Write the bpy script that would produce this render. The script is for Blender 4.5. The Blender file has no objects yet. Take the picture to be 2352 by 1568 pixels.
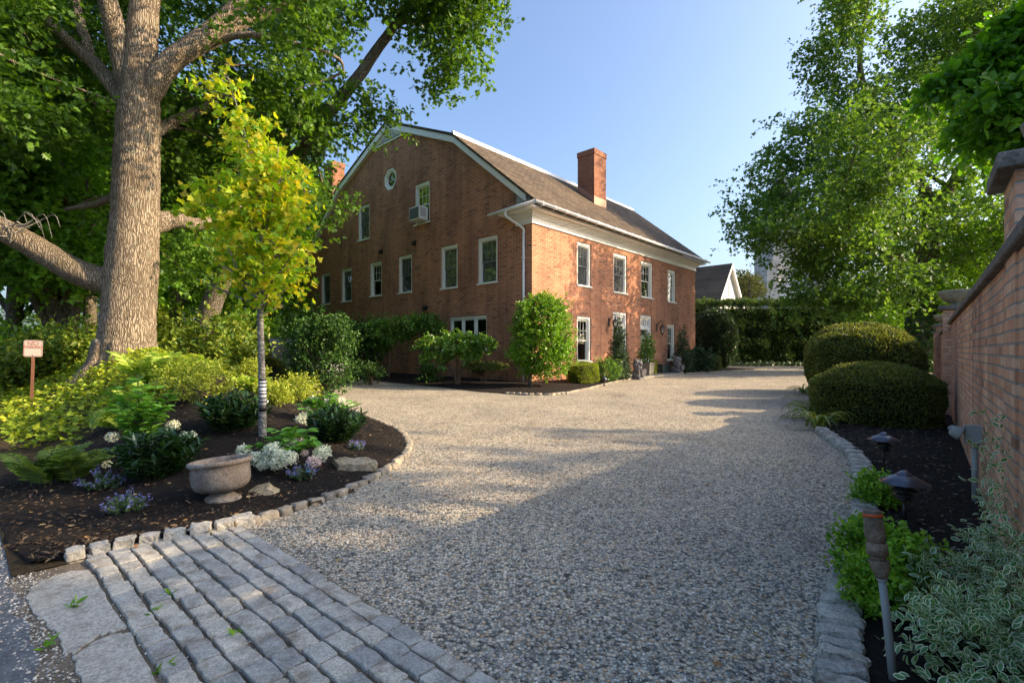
SUN_E, SKY_S, EXPO = 3.7, .14, 1.4
import bpy, bmesh, math, random
import numpy as np
from mathutils import Vector, Matrix
from mathutils.geometry import tessellate_polygon

scene = bpy.context.scene
COL = scene.collection
R = math.radians
F_, CX_, HY_, CAMH = 1114.0, 1176.0, 805.0, 1.25

def P(dx, dy, Y):
    """point seen at picture position (dx, dy) at distance Y"""
    return np.array([(dx - CX_) / F_ * Y, Y, CAMH - (dy - HY_) / F_ * Y])

def G(dx, dy, z=0.0):
    Y = (CAMH - z) * F_ / (dy - HY_)
    return np.array([(dx - CX_) / F_ * Y, Y, z])

def smooth(a, b, x):
    t = np.clip((np.asarray(x, float) - a) / (b - a), 0, 1)
    return t * t * (3 - 2 * t)

# ---------------------------------------------------------------- objects
def link(o, parent=None):
    COL.objects.link(o)
    if parent is not None:
        o.parent = parent
    return o

def tag(o, label=None, cat=None, group=None, kind=None):
    if label: o['label'] = label
    if cat: o['category'] = cat
    if group: o['group'] = group
    if kind: o['kind'] = kind
    return o

def thing(name, label, cat, loc=(0, 0, 0), rotz=0.0, group=None):
    o = bpy.data.objects.new(name, None)
    o.empty_display_size = 0.2
    link(o)
    o.location = [float(v) for v in loc]
    o.rotation_euler = (0, 0, rotz)
    return tag(o, label, cat, group)

class MB:
    """collects verts and faces and links them as ONE mesh object"""
    def __init__(s):
        s.V = []; s.F = []; s.M = []; s.S = []
    def add(s, vs, fs, mi=0, sm=False):
        b = len(s.V)
        s.V.extend([tuple(float(c) for c in v) for v in vs])
        for f in fs:
            s.F.append([b + i for i in f]); s.M.append(mi); s.S.append(sm)
    def box(s, x0, x1, y0, y1, z0, z1, mi=0):
        v = [(x0,y0,z0),(x1,y0,z0),(x1,y1,z0),(x0,y1,z0),(x0,y0,z1),(x1,y0,z1),(x1,y1,z1),(x0,y1,z1)]
        f = [(0,3,2,1),(4,5,6,7),(0,1,5,4),(1,2,6,5),(2,3,7,6),(3,0,4,7)]
        s.add(v, f, mi)
    def tube(s, pts, rad, n=8, mi=0, caps=True, rough=0.0, rng=None):
        pts = [np.array(p, float) for p in pts]
        if not hasattr(rad, '__len__'): rad = [rad] * len(pts)
        m = len(pts); vs = []
        t = pts[1] - pts[0]; t = t / (np.linalg.norm(t) + 1e-9)
        a = np.array([0, 0, 1.0]) if abs(t[2]) < 0.9 else np.array([0, 1.0, 0])
        u = np.cross(t, a); u /= np.linalg.norm(u)
        for i in range(m):
            if i == 0: t = pts[1] - pts[0]
            elif i == m - 1: t = pts[-1] - pts[-2]
            else: t = pts[i + 1] - pts[i - 1]
            t = t / (np.linalg.norm(t) + 1e-9)
            u = u - t * np.dot(u, t); u /= (np.linalg.norm(u) + 1e-9)
            w = np.cross(t, u)
            for k in range(n):
                an = 2 * math.pi * k / n
                r = rad[i]
                if rough and rng is not None: r *= 1 + rng.uniform(-rough, rough)
                vs.append(pts[i] + (u * math.cos(an) + w * math.sin(an)) * r)
        fs = []
        for i in range(m - 1):
            for k in range(n):
                k2 = (k + 1) % n
                fs.append((i*n+k, i*n+k2, (i+1)*n+k2, (i+1)*n+k))
        s.add(vs, fs, mi, True)
        if caps:
            b = len(s.V) - m * n
            s.F.append([b + k for k in range(n)][::-1]); s.M.append(mi); s.S.append(False)
            s.F.append([b + (m-1)*n + k for k in range(n)]); s.M.append(mi); s.S.append(False)
    def lathe(s, prof, n=24, c=(0, 0, 0), mi=0, sm=True, sx=1.0, sy=1.0):
        vs = []
        for r, z in prof:
            for k in range(n):
                a = 2 * math.pi * k / n
                vs.append((c[0] + r*math.cos(a)*sx, c[1] + r*math.sin(a)*sy, c[2] + z))
        fs = []
        for i in range(len(prof) - 1):
            for k in range(n):
                k2 = (k + 1) % n
                fs.append((i*n+k, i*n+k2, (i+1)*n+k2, (i+1)*n+k))
        s.add(vs, fs, mi, sm)
    def prism(s, poly, axis, a0, a1, mi=0):
        """poly: 2d points; axis 'x','y','z' is the extrusion axis"""
        def mk(p, a):
            if axis == 'x': return (a, p[0], p[1])
            if axis == 'y': return (p[0], a, p[1])
            return (p[0], p[1], a)
        n = len(poly)
        vs = [mk(p, a0) for p in poly] + [mk(p, a1) for p in poly]
        fs = [tuple(range(n)), tuple(range(2*n-1, n-1, -1))]
        fs += [(i, (i+1) % n, n + (i+1) % n, n + i) for i in range(n)]
        s.add(vs, fs, mi)
    def build(s, name, mats, parent=None, fixn=True):
        me = bpy.data.meshes.new(name)
        me.from_pydata(s.V, [], s.F)
        if not isinstance(mats, (list, tuple)): mats = [mats]
        for m in mats: me.materials.append(m)
        me.polygons.foreach_set('material_index', s.M)
        me.polygons.foreach_set('use_smooth', s.S)
        if fixn:
            bm = bmesh.new(); bm.from_mesh(me)
            bmesh.ops.recalc_face_normals(bm, faces=bm.faces)
            bm.to_mesh(me); bm.free()
        me.update()
        return link(bpy.data.objects.new(name, me), parent)

def bevel(o, w=0.005, seg=2):
    m = o.modifiers.new('bevel', 'BEVEL'); m.width = w; m.segments = seg; m.limit_method = 'ANGLE'; m.angle_limit = R(40)
    return o

def grid_obj(name, xs, ys, zf, mat, parent=None, smoothf=True):
    X, Y = np.meshgrid(xs, ys)
    Z = zf(X, Y)
    V = np.stack([X, Y, Z], -1).reshape(-1, 3)
    nx, ny = len(xs), len(ys)
    return mesh_grid(name, V, nx, ny, mat, parent, smoothf)

def mesh_grid(name, V, nx, ny, mat, parent=None, smoothf=True):
    i = np.arange(nx - 1); j = np.arange(ny - 1)
    I, J = np.meshgrid(i, j)
    a = (J * nx + I).ravel()
    Fq = np.stack([a, a + 1, a + nx + 1, a + nx], 1)
    me = np_mesh(name, V, Fq.ravel(), np.full(len(Fq), 4), None, smoothf)
    me.materials.append(mat)
    return link(bpy.data.objects.new(name, me), parent)

def np_mesh(name, V, loops, counts, mis=None, sm=False):
    me = bpy.data.meshes.new(name)
    V = np.ascontiguousarray(V, dtype=np.float32)
    me.vertices.add(len(V)); me.vertices.foreach_set('co', V.ravel())
    loops = np.ascontiguousarray(loops, dtype=np.int32)
    me.loops.add(len(loops)); me.loops.foreach_set('vertex_index', loops)
    counts = np.asarray(counts, dtype=np.int32)
    starts = np.zeros(len(counts), dtype=np.int32); starts[1:] = np.cumsum(counts)[:-1]
    me.polygons.add(len(counts))
    me.polygons.foreach_set('loop_start', starts)
    if mis is not None: me.polygons.foreach_set('material_index', np.asarray(mis, dtype=np.int32))
    me.polygons.foreach_set('use_smooth', np.full(len(counts), bool(sm)))
    me.update(calc_edges=True)
    return me

# ---------------------------------------------------------------- leaves
def _fold(half, lift=0.12, pet=0.0):
    """leaf from the outline of its right half (base ... tip on the axis); folded along the midrib"""
    n = len(half)
    vs = [(x, y, abs(x) * lift * 2 - 0.10 * y * y) for x, y in half]
    vs += [(-x, y, abs(x) * lift * 2 - 0.10 * y * y) for x, y in half[1:-1]]
    right = list(range(n))
    left = [0] + list(range(n, n + n - 2)) + [n - 1]
    return np.array(vs, float), [right, left[::-1]], [0, 0]

TPL = {
    'oval': _fold([(0, 0), (.22, .22), (.28, .5), (.18, .8), (0, 1)]),
    'kite': _fold([(0, 0), (.27, .45), (0, 1)]),
    'lance': _fold([(0, 0), (.12, .2), (.16, .5), (.09, .82), (0, 1)], .2),
    'strap': _fold([(0, 0), (.05, .3), (.05, .7), (0, 1)], .3),
    'oak': _fold([(0, 0), (.05, .14), (.30, .13), (.20, .30), (.50, .42), (.24, .50), (.36, .74), (.12, .72), (0, 1)], .10),
    'maple': _fold([(0, .0), (.10, .10), (.42, .02), (.34, .20), (.62, .45), (.34, .46), (.28, .62), (.22, .60), (0, 1)], .10),
    'big': _fold([(0, 0), (.17, .14), (.27, .38), (.27, .62), (.15, .86), (0, 1)], .16),
}
def _varieg():
    o = [(0, 0), (.17, .2), (.25, .5), (.17, .80), (0, 1)]
    i = [(0, .03), (.12, .22), (.18, .5), (.115, .76), (0, .93)]
    V = []; Fc = []; M = []
    def z(x, y): return abs(x) * .3 - .08 * y * y
    for sgn in (1, -1):
        b = len(V)
        V += [(sgn*x, y, z(x, y)) for x, y in o] + [(sgn*x, y, z(x, y)) for x, y in i]
        for k in range(4):
            q = [b+k, b+k+1, b+5+k+1, b+5+k]
            Fc.append(q if sgn > 0 else q[::-1]); M.append(1)
        q = [b+5, b+6, b+7, b+8, b+9]
        Fc.append(q if sgn > 0 else q[::-1]); M.append(0)
    return np.array(V, float), Fc, M
TPL['varieg'] = _varieg()

def unit(a):
    return a / (np.linalg.norm(a, axis=-1, keepdims=True) + 1e-9)

def leaves(name, Pp, A, Nn, S, tpl, mats, parent=None):
    V0, F0, M0 = TPL[tpl]
    n = len(Pp); k = len(V0)
    A = unit(A); B = unit(np.cross(A, Nn)); Nn = np.cross(B, A)
    S = np.broadcast_to(np.asarray(S, float).reshape(-1, 1), (n, 1))
    W = (Pp[:, None, :] + S[:, None] * (V0[None, :, 0:1] * B[:, None] + V0[None, :, 1:2] * A[:, None] + V0[None, :, 2:3] * Nn[:, None]))
    lo = np.concatenate([np.array(f) for f in F0]); cn = np.array([len(f) for f in F0])
    loops = (lo[None] + (np.arange(n) * k)[:, None]).ravel()
    me = np_mesh(name, W.reshape(-1, 3), loops, np.tile(cn, n), np.tile(np.array(M0), n), False)
    if not isinstance(mats, (list, tuple)): mats = [mats]
    for m in mats: me.materials.append(m)
    o = bpy.data.objects.new(name, me)
    return link(o, parent)

def lump(rng, pts, lam, n=5):
    """cheap smooth noise, about -1..1"""
    v = np.zeros(len(pts))
    for _ in range(n):
        d = unit(rng.normal(size=3)) * (2 * math.pi / (lam * rng.uniform(.6, 1.5)))
        v += np.sin(pts @ d + rng.uniform(0, 6.3))
    return v / n * 1.6

def blob_pts(rng, c, r, n, shell=.45, lam=None, thr=-.35):
    out = np.zeros((0, 3)); c = np.array(c, float); r = np.array(r, float)
    st = rng.bit_generator.state
    ph = np.random.default_rng(rng.integers(1 << 30))
    seed = int(ph.integers(1 << 30))
    while len(out) < n:
        d = unit(rng.normal(size=(n, 3)))
        rad = (rng.uniform(size=(n, 1)) * (1 - shell**3) + shell**3) ** (1/3.)
        p = c + d * rad * r * (1 + .12 * rng.normal(size=(n, 1)))
        if lam:
            m = lump(np.random.default_rng(seed), p, lam) > thr
            p = p[m]
        out = np.concatenate([out, p])
    return out[:n]

def twig_leaves(rng, tw, cen, k, tl, size, up=.8, out=.7, droop=.0, flat=.55, sj=.3):
    """k leaves on each twig start; returns P, A, N, S"""
    n = len(tw)
    d = unit(unit(tw - cen) * out + rng.normal(size=(n, 3)) * .55 + np.array([0, 0, .15 - droop]))
    t = np.tile(np.linspace(.05, 1, k), n)
    D = np.repeat(d, k, 0); B = np.repeat(tw, k, 0)
    L = np.repeat(tl * rng.uniform(.6, 1.3, n), k)
    pos = B + D * (t * L)[:, None] + np.array([0, 0, -1.0]) * (droop * L * t * t)[:, None] * .8
    pos = pos + rng.normal(size=pos.shape) * (.16 * tl)
    A = unit(D * .55 + rng.normal(size=pos.shape) * .75 + np.array([0, 0, -.25 * (droop + .2)]))
    Nn = unit(np.array([0, 0, up]) + rng.normal(size=pos.shape) * flat + D * .25)
    S = size * rng.uniform(1 - sj, 1 + sj, len(pos))
    return pos, A, Nn, S

def cat4(L):
    return tuple(np.concatenate([l[i] for l in L]) for i in range(4))

def bez(pts, n):
    """smooth polyline through control points (Catmull-Rom)"""
    p = [np.array(q, float) for q in pts]
    p = [2*p[0]-p[1]] + p + [2*p[-1]-p[-2]]
    out = []
    m = len(p) - 3
    for i in range(m):
        for j in range(n):
            t = j / n
            a, b, c, d = p[i], p[i+1], p[i+2], p[i+3]
            out.append(.5*((2*b)+(-a+c)*t+(2*a-5*b+4*c-d)*t*t+(-a+3*b-3*c+d)*t**3))
    out.append(p[-2])
    return out
# ================================================================ materials
class NT:
    def __init__(s, name):
        s.m = bpy.data.materials.new(name); s.m.use_nodes = True
        s.t = s.m.node_tree; s.t.nodes.clear()
        s.out = s.t.nodes.new('ShaderNodeOutputMaterial')
    def n(s, typ, **kw):
        nd = s.t.nodes.new('ShaderNode' + typ)
        for k, v in kw.items():
            if k in nd.inputs: s.set(nd.inputs[k], v)
            else: setattr(nd, k, v)
        return nd
    def set(s, inp, v):
        if isinstance(v, bpy.types.NodeSocket): s.t.links.new(v, inp)
        elif isinstance(v, bpy.types.Node): s.t.links.new(v.outputs[0], inp)
        else: inp.default_value = v
    def i(s, nd, idx, v):
        s.set(nd.inputs[idx], v); return nd
    def math(s, op, a, b=0.0, clamp=False):
        nd = s.t.nodes.new('ShaderNodeMath'); nd.operation = op; nd.use_clamp = clamp
        s.set(nd.inputs[0], a); s.set(nd.inputs[1], b); return nd.outputs[0]
    def mix(s, fac, a, b, mode='MIX'):
        nd = s.t.nodes.new('ShaderNodeMix'); nd.data_type = 'RGBA'; nd.blend_type = mode
        s.set(nd.inputs[0], fac); s.set(nd.inputs[6], a); s.set(nd.inputs[7], b); return nd.outputs[2]
    def ramp(s, fac, stops, interp='LINEAR'):
        nd = s.t.nodes.new('ShaderNodeValToRGB'); cr = nd.color_ramp; cr.interpolation = interp
        while len(cr.elements) < len(stops): cr.elements.new(.5)
        for e, (p, c) in zip(cr.elements, stops):
            e.position = p; e.color = tuple(c) + ((1,) if len(c) == 3 else ())
        s.set(nd.inputs[0], fac); return nd.outputs[0]
    def obj(s): return s.n('TexCoord').outputs['Object']
    def pos(s): return s.n('NewGeometry').outputs['Position']
    def noise(s, vec, scale, detail=4.0, rough=.55):
        nd = s.n('TexNoise'); nd.inputs['Scale'].default_value = scale
        nd.inputs['Detail'].default_value = detail; nd.inputs['Roughness'].default_value = rough
        if vec is not None: s.set(nd.inputs['Vector'], vec)
        return nd.outputs['Fac']
    def mapv(s, vec, scale=(1, 1, 1), rot=(0, 0, 0)):
        nd = s.n('Mapping'); s.set(nd.inputs['Vector'], vec)
        nd.inputs['Scale'].default_value = scale; nd.inputs['Rotation'].default_value = rot
        return nd.outputs[0]
    def bump(s, h, strength=.5, dist=.02, nrm=None):
        nd = s.n('Bump'); s.set(nd.inputs['Height'], h)
        nd.inputs['Strength'].default_value = strength; nd.inputs['Distance'].default_value = dist
        if nrm is not None: s.set(nd.inputs['Normal'], nrm)
        return nd.outputs[0]
    def bsdf(s, col, rough=.7, spec=.4, metal=0.0, nrm=None, link=True):
        b = s.n('BsdfPrincipled')
        s.set(b.inputs['Base Color'], col if not isinstance(col, tuple) else tuple(col) + (1,) if len(col) == 3 else col)
        s.set(b.inputs['Roughness'], rough)
        b.inputs['Specular IOR Level'].default_value = spec
        b.inputs['Metallic'].default_value = metal
        if nrm is not None: s.set(b.inputs['Normal'], nrm)
        if link: s.t.links.new(b.outputs[0], s.out.inputs['Surface'])
        return b

def plain(name, col, rough=.6, spec=.4, metal=0.0, var=.12, scale=6.0, bump=.15, bd=.005):
    t = NT(name); v = t.obj()
    n = t.noise(v, scale, 6)
    n2 = t.noise(v, scale * 9, 3)
    c = t.mix(n, tuple(x * (1 - var) for x in col) + (1,), tuple(min(1, x * (1 + var)) for x in col) + (1,))
    t.bsdf(c, rough, spec, metal, t.bump(n2, bump, bd))
    return t.m

def brick(name, bw, rh, mort, cols, mcol, dirt=.35, bumpd=.012):
    t = NT(name); v = t.obj()
    sep = t.n('SeparateXYZ', Vector=v)
    u = t.math('ADD', sep.outputs[0], sep.outputs[1])
    wob = t.noise(v, 9.0, 2)
    u = t.math('ADD', u, t.math('MULTIPLY', t.math('SUBTRACT', wob, .5), .012))
    w = t.math('ADD', sep.outputs[2], t.math('MULTIPLY', t.math('SUBTRACT', t.noise(v, 11.0, 2), .5), .010))
    vec = t.n('CombineXYZ'); t.set(vec.inputs[0], u); t.set(vec.inputs[1], w)
    b = t.n('TexBrick'); t.set(b.inputs['Vector'], vec)
    b.inputs['Color1'].default_value = (0, 0, 0, 1); b.inputs['Color2'].default_value = (1, 1, 1, 1)
    b.inputs['Mortar'].default_value = (.5, .5, .5, 1)
    b.inputs['Scale'].default_value = 1; b.inputs['Mortar Size'].default_value = mort
    b.inputs['Mortar Smooth'].default_value = .3; b.inputs['Brick Width'].default_value = bw; b.inputs['Row Height'].default_value = rh
    k = len(cols)
    c = t.ramp(b.outputs['Color'], [(st_, cc_) for st_, cc_ in zip((0, .10, .35, .65, 1) if k == 5 else (0, .3, .65, 1), cols)])
    fine = t.noise(v, 45.0, 4)
    c = t.mix(.55, c, t.ramp(fine, [(.25, (.35, .35, .35)), (.75, (.75, .75, .75))]), 'OVERLAY')
    big = t.noise(t.mapv(v, (1.1, 1.1, .35)), .9, 5)
    stain = t.ramp(big, [(.42, (1, 1, 1)), (.72, (1 - dirt, 1 - dirt, 1 - dirt * .9))])
    strk = t.ramp(t.noise(t.mapv(v, (5, 5, .22)), 1.0, 4, .6), [(.50, (1, 1, 1)), (.74, (1 - dirt*.75, 1 - dirt*.75, 1 - dirt*.65))])
    stain = t.mix(1.0, stain, strk, 'MULTIPLY')
    c = t.mix(b.outputs['Fac'], c, t.mix(fine, tuple(x * .7 for x in mcol) + (1,), tuple(mcol) + (1,)))
    c = t.mix(1.0, c, stain, 'MULTIPLY')
    h = t.math('ADD', t.math('SUBTRACT', 1.0, b.outputs['Fac']), t.math('MULTIPLY', fine, .5))
    t.bsdf(c, .85, .25, 0, t.bump(h, .7, bumpd))
    return t.m

def leafmat(name, cols, trans=.38, rough=.5, lam=1.2, tint=(1.35, 1.25, .45), spec=.35):
    t = NT(name)
    g = t.n('NewGeometry')
    k = len(cols)
    c = t.ramp(g.outputs['Random Per Island'], [(i / (k - 1), cols[i]) for i in range(k)])
    nz = t.noise(t.pos(), 1.0 / lam, 2)
    c = t.mix(1.0, c, t.ramp(nz, [(.3, (.72, .74, .72)), (.7, (1.22, 1.2, 1.15))]), 'MULTIPLY')
    b = t.bsdf(c, rough, spec, link=False)
    tr = t.n('BsdfTranslucent')
    t.set(tr.inputs['Color'], t.mix(1.0, c, tuple(tint) + (1,), 'MULTIPLY'))
    # the blade lets part of the light through
    mx = t.n('MixShader'); mx.inputs[0].default_value = trans
    t.t.links.new(b.outputs[0], mx.inputs[1]); t.t.links.new(tr.outputs[0], mx.inputs[2])
    t.t.links.new(mx.outputs[0], t.out.inputs['Surface'])
    return t.m

def barkmat(name, c0, c1, c2, scale=10.0, depth=.03, stretch=.22, lichen=0.0):
    t = NT(name); v = t.obj()
    sv = t.mapv(v, (1, 1, stretch))
    wv = t.n('TexNoise'); wv.inputs['Scale'].default_value = 3.0; t.set(wv.inputs['Vector'], v)
    dis = t.mix(.10, sv, wv.outputs['Color'], 'ADD')
    vo = t.n('TexVoronoi'); vo.feature = 'DISTANCE_TO_EDGE'; vo.inputs['Scale'].default_value = scale
    t.set(vo.inputs['Vector'], dis)
    n = t.noise(sv, scale * 2.2, 6, .65)
    h = t.math('ADD', t.math('MULTIPLY', t.ramp(vo.outputs['Distance'], [(0, (0, 0, 0)), (.22, (1, 1, 1))]), .7), t.math('MULTIPLY', n, .6))
    c = t.ramp(h, [(.2, c0), (.62, c1), (1.0, c2)])
    big = t.noise(v, 1.3, 4)
    c = t.mix(t.ramp(big, [(.45, (0, 0, 0)), (.72, (.7, .7, .7))]), c, tuple(x * .5 for x in c1) + (1,))
    moss = t.ramp(t.noise(t.mapv(v, (1, 1, .5)), 2.1, 5, .65), [(.55, (0, 0, 0)), (.70, (.45, .45, .45))])
    c = t.mix(moss, c, (.11, .10, .045, 1))
    if lichen:
        l = t.ramp(t.noise(v, 5.0, 5, .7), [(.58, (0, 0, 0)), (.66, (1, 1, 1))])
        c = t.mix(t.math('MULTIPLY', l, lichen), c, (.30, .32, .24, 1))
    t.bsdf(c, .9, .2, 0, t.bump(h, .9, depth))
    return t.m

M = {}
HB = [(.20, .078, .044), (.37, .130, .062), (.425, .152, .072), (.46, .17, .080), (.51, .205, .105)]
M['house_brick'] = brick('house_brick', .275, .088, .0105, HB, (.58, .45, .32), .42)
M['chimney_brick'] = brick('chimney_brick', .275, .088, .0085, [tuple(c*.62 for c in q) for q in HB[1:]], (.36, .27, .20), .35)
GB = [(.28, .15, .09), (.58, .28, .155), (.66, .34, .20), (.72, .44, .28), (.62, .29, .165)]
M['wall_brick'] = brick('wall_brick', .213, .0677, .008, GB, (.40, .36, .30), .45, .018)
M['white'] = plain('white_paint', (.82, .80, .75), .45, .4, 0, .05, 3, .08)
M['cream'] = plain('cream_trim', (.82, .80, .71), .5, .4, 0, .06, 3, .1)
M['graypanel'] = plain('pale_grey_panel', (.46, .50, .48), .6, .3, 0, .06, 3, .1)
M['greysash'] = plain('grey_sash', (.16, .17, .18), .5, .4)
M['gutter'] = plain('white_gutter', (.80, .78, .74), .3, .5, 0, .03)
M['dark'] = plain('black_metal', (.018, .017, .017), .42, .5)
M['bronze'] = plain('bronze_metal', (.055, .040, .032), .45, .5, .3)
M['lightcap'] = plain('lamp_cap_metal', (.09, .095, .12), .28, .6, .6)
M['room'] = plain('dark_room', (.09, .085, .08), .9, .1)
M['blind'] = plain('pale_blind', (.42, .41, .36), .8, .2)
M['curtain'] = plain('cream_curtain', (.55, .50, .36), .9, .1)
M['red'] = plain('red_cloth', (.35, .03, .025), .8, .2)
M['doorgreen'] = plain('dark_green_paint', (.016, .035, .032), .35, .5)
M['copper'] = plain('copper_flashing', (.32, .17, .11), .45, .5, .4)
M['galv'] = plain('grey_plastic_conduit', (.25, .27, .26), .5, .4)
M['sandstone'] = plain('bluestone_slab', (.30, .28, .23), .85, .2, 0, .2, 5, .3)
M['statue'] = plain('weathered_grey_statue', (.165, .155, .152), .75, .3, 0, .3, 12, .4, .01)
M['planter'] = plain('grey_cast_stone', (.20, .19, .155), .85, .2, 0, .25, 8, .4, .01)
M['tape'] = plain('black_tape', (.02, .02, .022), .5, .4)
M['wrap'] = plain('white_wrap', (.55, .56, .58), .5, .4)
M['orange'] = plain('orange_tape', (.55, .09, .02), .5, .4)
M['cyan'] = plain('cyan_cap', (.05, .32, .42), .4, .5)
M['rust'] = plain('rusty_steel', (.17, .075, .045), .85, .2, 0, .4, 14, .3)
M['signwhite'] = plain('sign_white', (.40, .37, .31), .4, .5, 0, .08, 10)
M['signred'] = plain('sign_red', (.36, .07, .04), .5, .4)
M['tyre'] = plain('tyre_rubber', (.02, .02, .02), .8, .2)
M['chrome'] = plain('car_trim', (.05, .05, .052), .4, .4, .3, .02)
M['taillight'] = plain('red_lens', (.30, .015, .01), .15, .6)
M['acgrille'] = plain('grey_grille', (.20, .23, .25), .6, .3)
M['stem'] = plain('green_stem', (.09, .13, .04), .7, .3)
M['twig'] = plain('brown_twig', (.13, .085, .05), .85, .2, 0, .3, 15, .3)
M['core'] = plain('opaque_dark_core', (.018, .022, .010), .95, .05, 0, .4, 8, .5, .03)  # dark solid added inside clipped shrubs to stop see-through, in place of twigs
M['woodold'] = None

def mk_glass(name, tr=.62, veil=0.0):
    t = NT(name)
    fr = t.n('Fresnel'); fr.inputs['IOR'].default_value = 1.52
    tp = t.n('BsdfTransparent'); tp.inputs['Color'].default_value = (tr, tr * 1.02, tr, 1)
    gl = t.n('BsdfGlossy'); gl.inputs['Roughness'].default_value = .012; gl.inputs['Color'].default_value = (1, 1, 1, 1)
    nz = t.noise(t.obj(), 2.2, 2)
    t.set(gl.inputs['Normal'], t.bump(nz, .06, .02))
    mx = t.n('MixShader'); t.set(mx.inputs[0], t.math('ADD', t.math('MULTIPLY', fr.outputs[0], 1.3), .05, True))
    t.t.links.new(tp.outputs[0], mx.inputs[1]); t.t.links.new(gl.outputs[0], mx.inputs[2])
    o_ = mx.outputs[0]
    if veil:      # fine insect screen in front of the pane
        df = t.n('BsdfDiffuse'); df.inputs['Color'].default_value = (.20, .205, .21, 1)
        m2 = t.n('MixShader'); m2.inputs[0].default_value = veil
        t.t.links.new(o_, m2.inputs[1]); t.t.links.new(df.outputs[0], m2.inputs[2]); o_ = m2.outputs[0]
    t.t.links.new(o_, t.out.inputs['Surface'])
    return t.m
M['glass'] = mk_glass('window_glass')
M['screen'] = mk_glass('screened_glass', tr=.35, veil=.30)
M['lampglass'] = mk_glass('lantern_glass', tr=.8)

def mk_roof():
    t = NT('roof_shingles'); v = t.obj()
    sep = t.n('SeparateXYZ', Vector=v)
    vec = t.n('CombineXYZ'); t.set(vec.inputs[0], sep.outputs[0]); t.set(vec.inputs[1], t.math('MULTIPLY', sep.outputs[2], 1.25))
    b = t.n('TexBrick'); t.set(b.inputs['Vector'], vec)
    b.inputs['Color1'].default_value = (0, 0, 0, 1); b.inputs['Color2'].default_value = (1, 1, 1, 1); b.inputs['Mortar'].default_value = (.1, .1, .1, 1)
    b.inputs['Scale'].default_value = 1; b.inputs['Mortar Size'].default_value = .012; b.inputs['Mortar Smooth'].default_value = .8
    b.inputs['Brick Width'].default_value = .32; b.inputs['Row Height'].default_value = .125
    c = t.ramp(b.outputs['Color'], [(0, (.085, .064, .044)), (.5, (.122, .094, .066)), (1, (.16, .124, .086))])
    gr = t.noise(v, 60, 3)
    c = t.mix(.5, c, t.ramp(gr, [(.3, (.3, .3, .3)), (.7, (.7, .7, .7))]), 'OVERLAY')
    c = t.mix(b.outputs['Fac'], c, (.04, .033, .028, 1))
    big = t.noise(t.mapv(v, (.5, .5, .3)), 1.0, 4)
    c = t.mix(1.0, c, t.ramp(big, [(.35, (.75, .75, .78)), (.7, (1.15, 1.1, 1.05))]), 'MULTIPLY')
    t.bsdf(c, .92, .15, 0, t.bump(t.math('ADD', t.math('SUBTRACT', 1, b.outputs['Fac']), gr), .8, .02))
    return t.m
M['roof'] = mk_roof()

def mk_gravel():
    t = NT('gravel'); p = t.pos()
    vo = t.n('TexVoronoi'); vo.inputs['Scale'].default_value = 54; t.set(vo.inputs['Vector'], p)
    wn = t.n('SeparateColor'); t.set(wn.inputs[0], vo.outputs['Color'])
    c = t.ramp(wn.outputs[0], [(0, (.085, .088, .078)), (.22, (.27, .272, .25)), (.45, (.51, .495, .435)), (.62, (.63, .55, .42)), (.8, (.76, .70, .585)), (.92, (.60, .42, .25)), (1, (.86, .83, .74))])
    vo2 = t.n('TexVoronoi'); vo2.inputs['Scale'].default_value = 24; t.set(vo2.inputs['Vector'], p)
    w2 = t.n('SeparateColor'); t.set(w2.inputs[0], vo2.outputs['Color'])
    c = t.mix(.35, c, t.ramp(w2.outputs[1], [(0, (.25, .25, .26)), (.6, (.5, .5, .5)), (1, (.78, .74, .68))]), 'OVERLAY')
    big = t.noise(p, .55, 5, .6)
    c = t.mix(1.0, c, t.ramp(big, [(.3, (.82, .80, .78)), (.7, (1.18, 1.12, 1.02))]), 'MULTIPLY')
    # the stones wash out thin where cars turn, brown fines show
    worn = t.ramp(t.noise(t.mapv(p, (1, .45, 1), (0, 0, -.75)), 1.3, 6, .7), [(.55, (0, 0, 0)), (.74, (.62, .62, .62))])
    c = t.mix(worn, c, (.20, .155, .105, 1))
    gap = t.ramp(vo.outputs['Distance'], [(.28, (1, 1, 1)), (.70, (.40, .395, .37))])
    c = t.mix(1.0, c, gap, 'MULTIPLY')
    h = t.math('SUBTRACT', 1.0, vo.outputs['Distance'])
    h = t.math('ADD', h, t.math('MULTIPLY', t.noise(p, 18, 3), .8))
    t.bsdf(c, .8, .3, 0, t.bump(h, .9, .014))
    return t.m
M['gravel'] = mk_gravel()

def mk_mulch(name, a, b, c_):
    t = NT(name); p = t.pos()
    w = t.n('TexNoise'); w.inputs['Scale'].default_value = 5; t.set(w.inputs['Vector'], p)
    q = t.mix(.12, p, w.outputs['Color'], 'ADD')
    n1 = t.noise(t.mapv(q, (1, .35, 1), (0, 0, .6)), 60, 5, .7)
    n2 = t.noise(t.mapv(q, (.35, 1, 1), (0, 0, -.5)), 75, 5, .7)
    n = t.math('MAXIMUM', n1, n2)
    c = t.ramp(n, [(.42, a), (.62, b), (.82, c_)])
    spk = t.ramp(t.noise(p, 130, 1), [(.74, (0, 0, 0)), (.80, (1, 1, 1))])
    c = t.mix(t.math('MULTIPLY', spk, .35), c, (.25, .18, .10, 1))
    t.bsdf(c, .95, .15, 0, t.bump(t.math('ADD', n, t.math('MULTIPLY', t.noise(p, 14, 4), 1.5)), 1.0, .03))
    return t.m
M['mulch'] = mk_mulch('brown_mulch', (.010, .0085, .0075), (.028, .022, .018), (.070, .052, .040))
M['mulchblack'] = mk_mulch('black_mulch', (.009, .008, .007), (.028, .024, .021), (.10, .085, .07))
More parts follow.
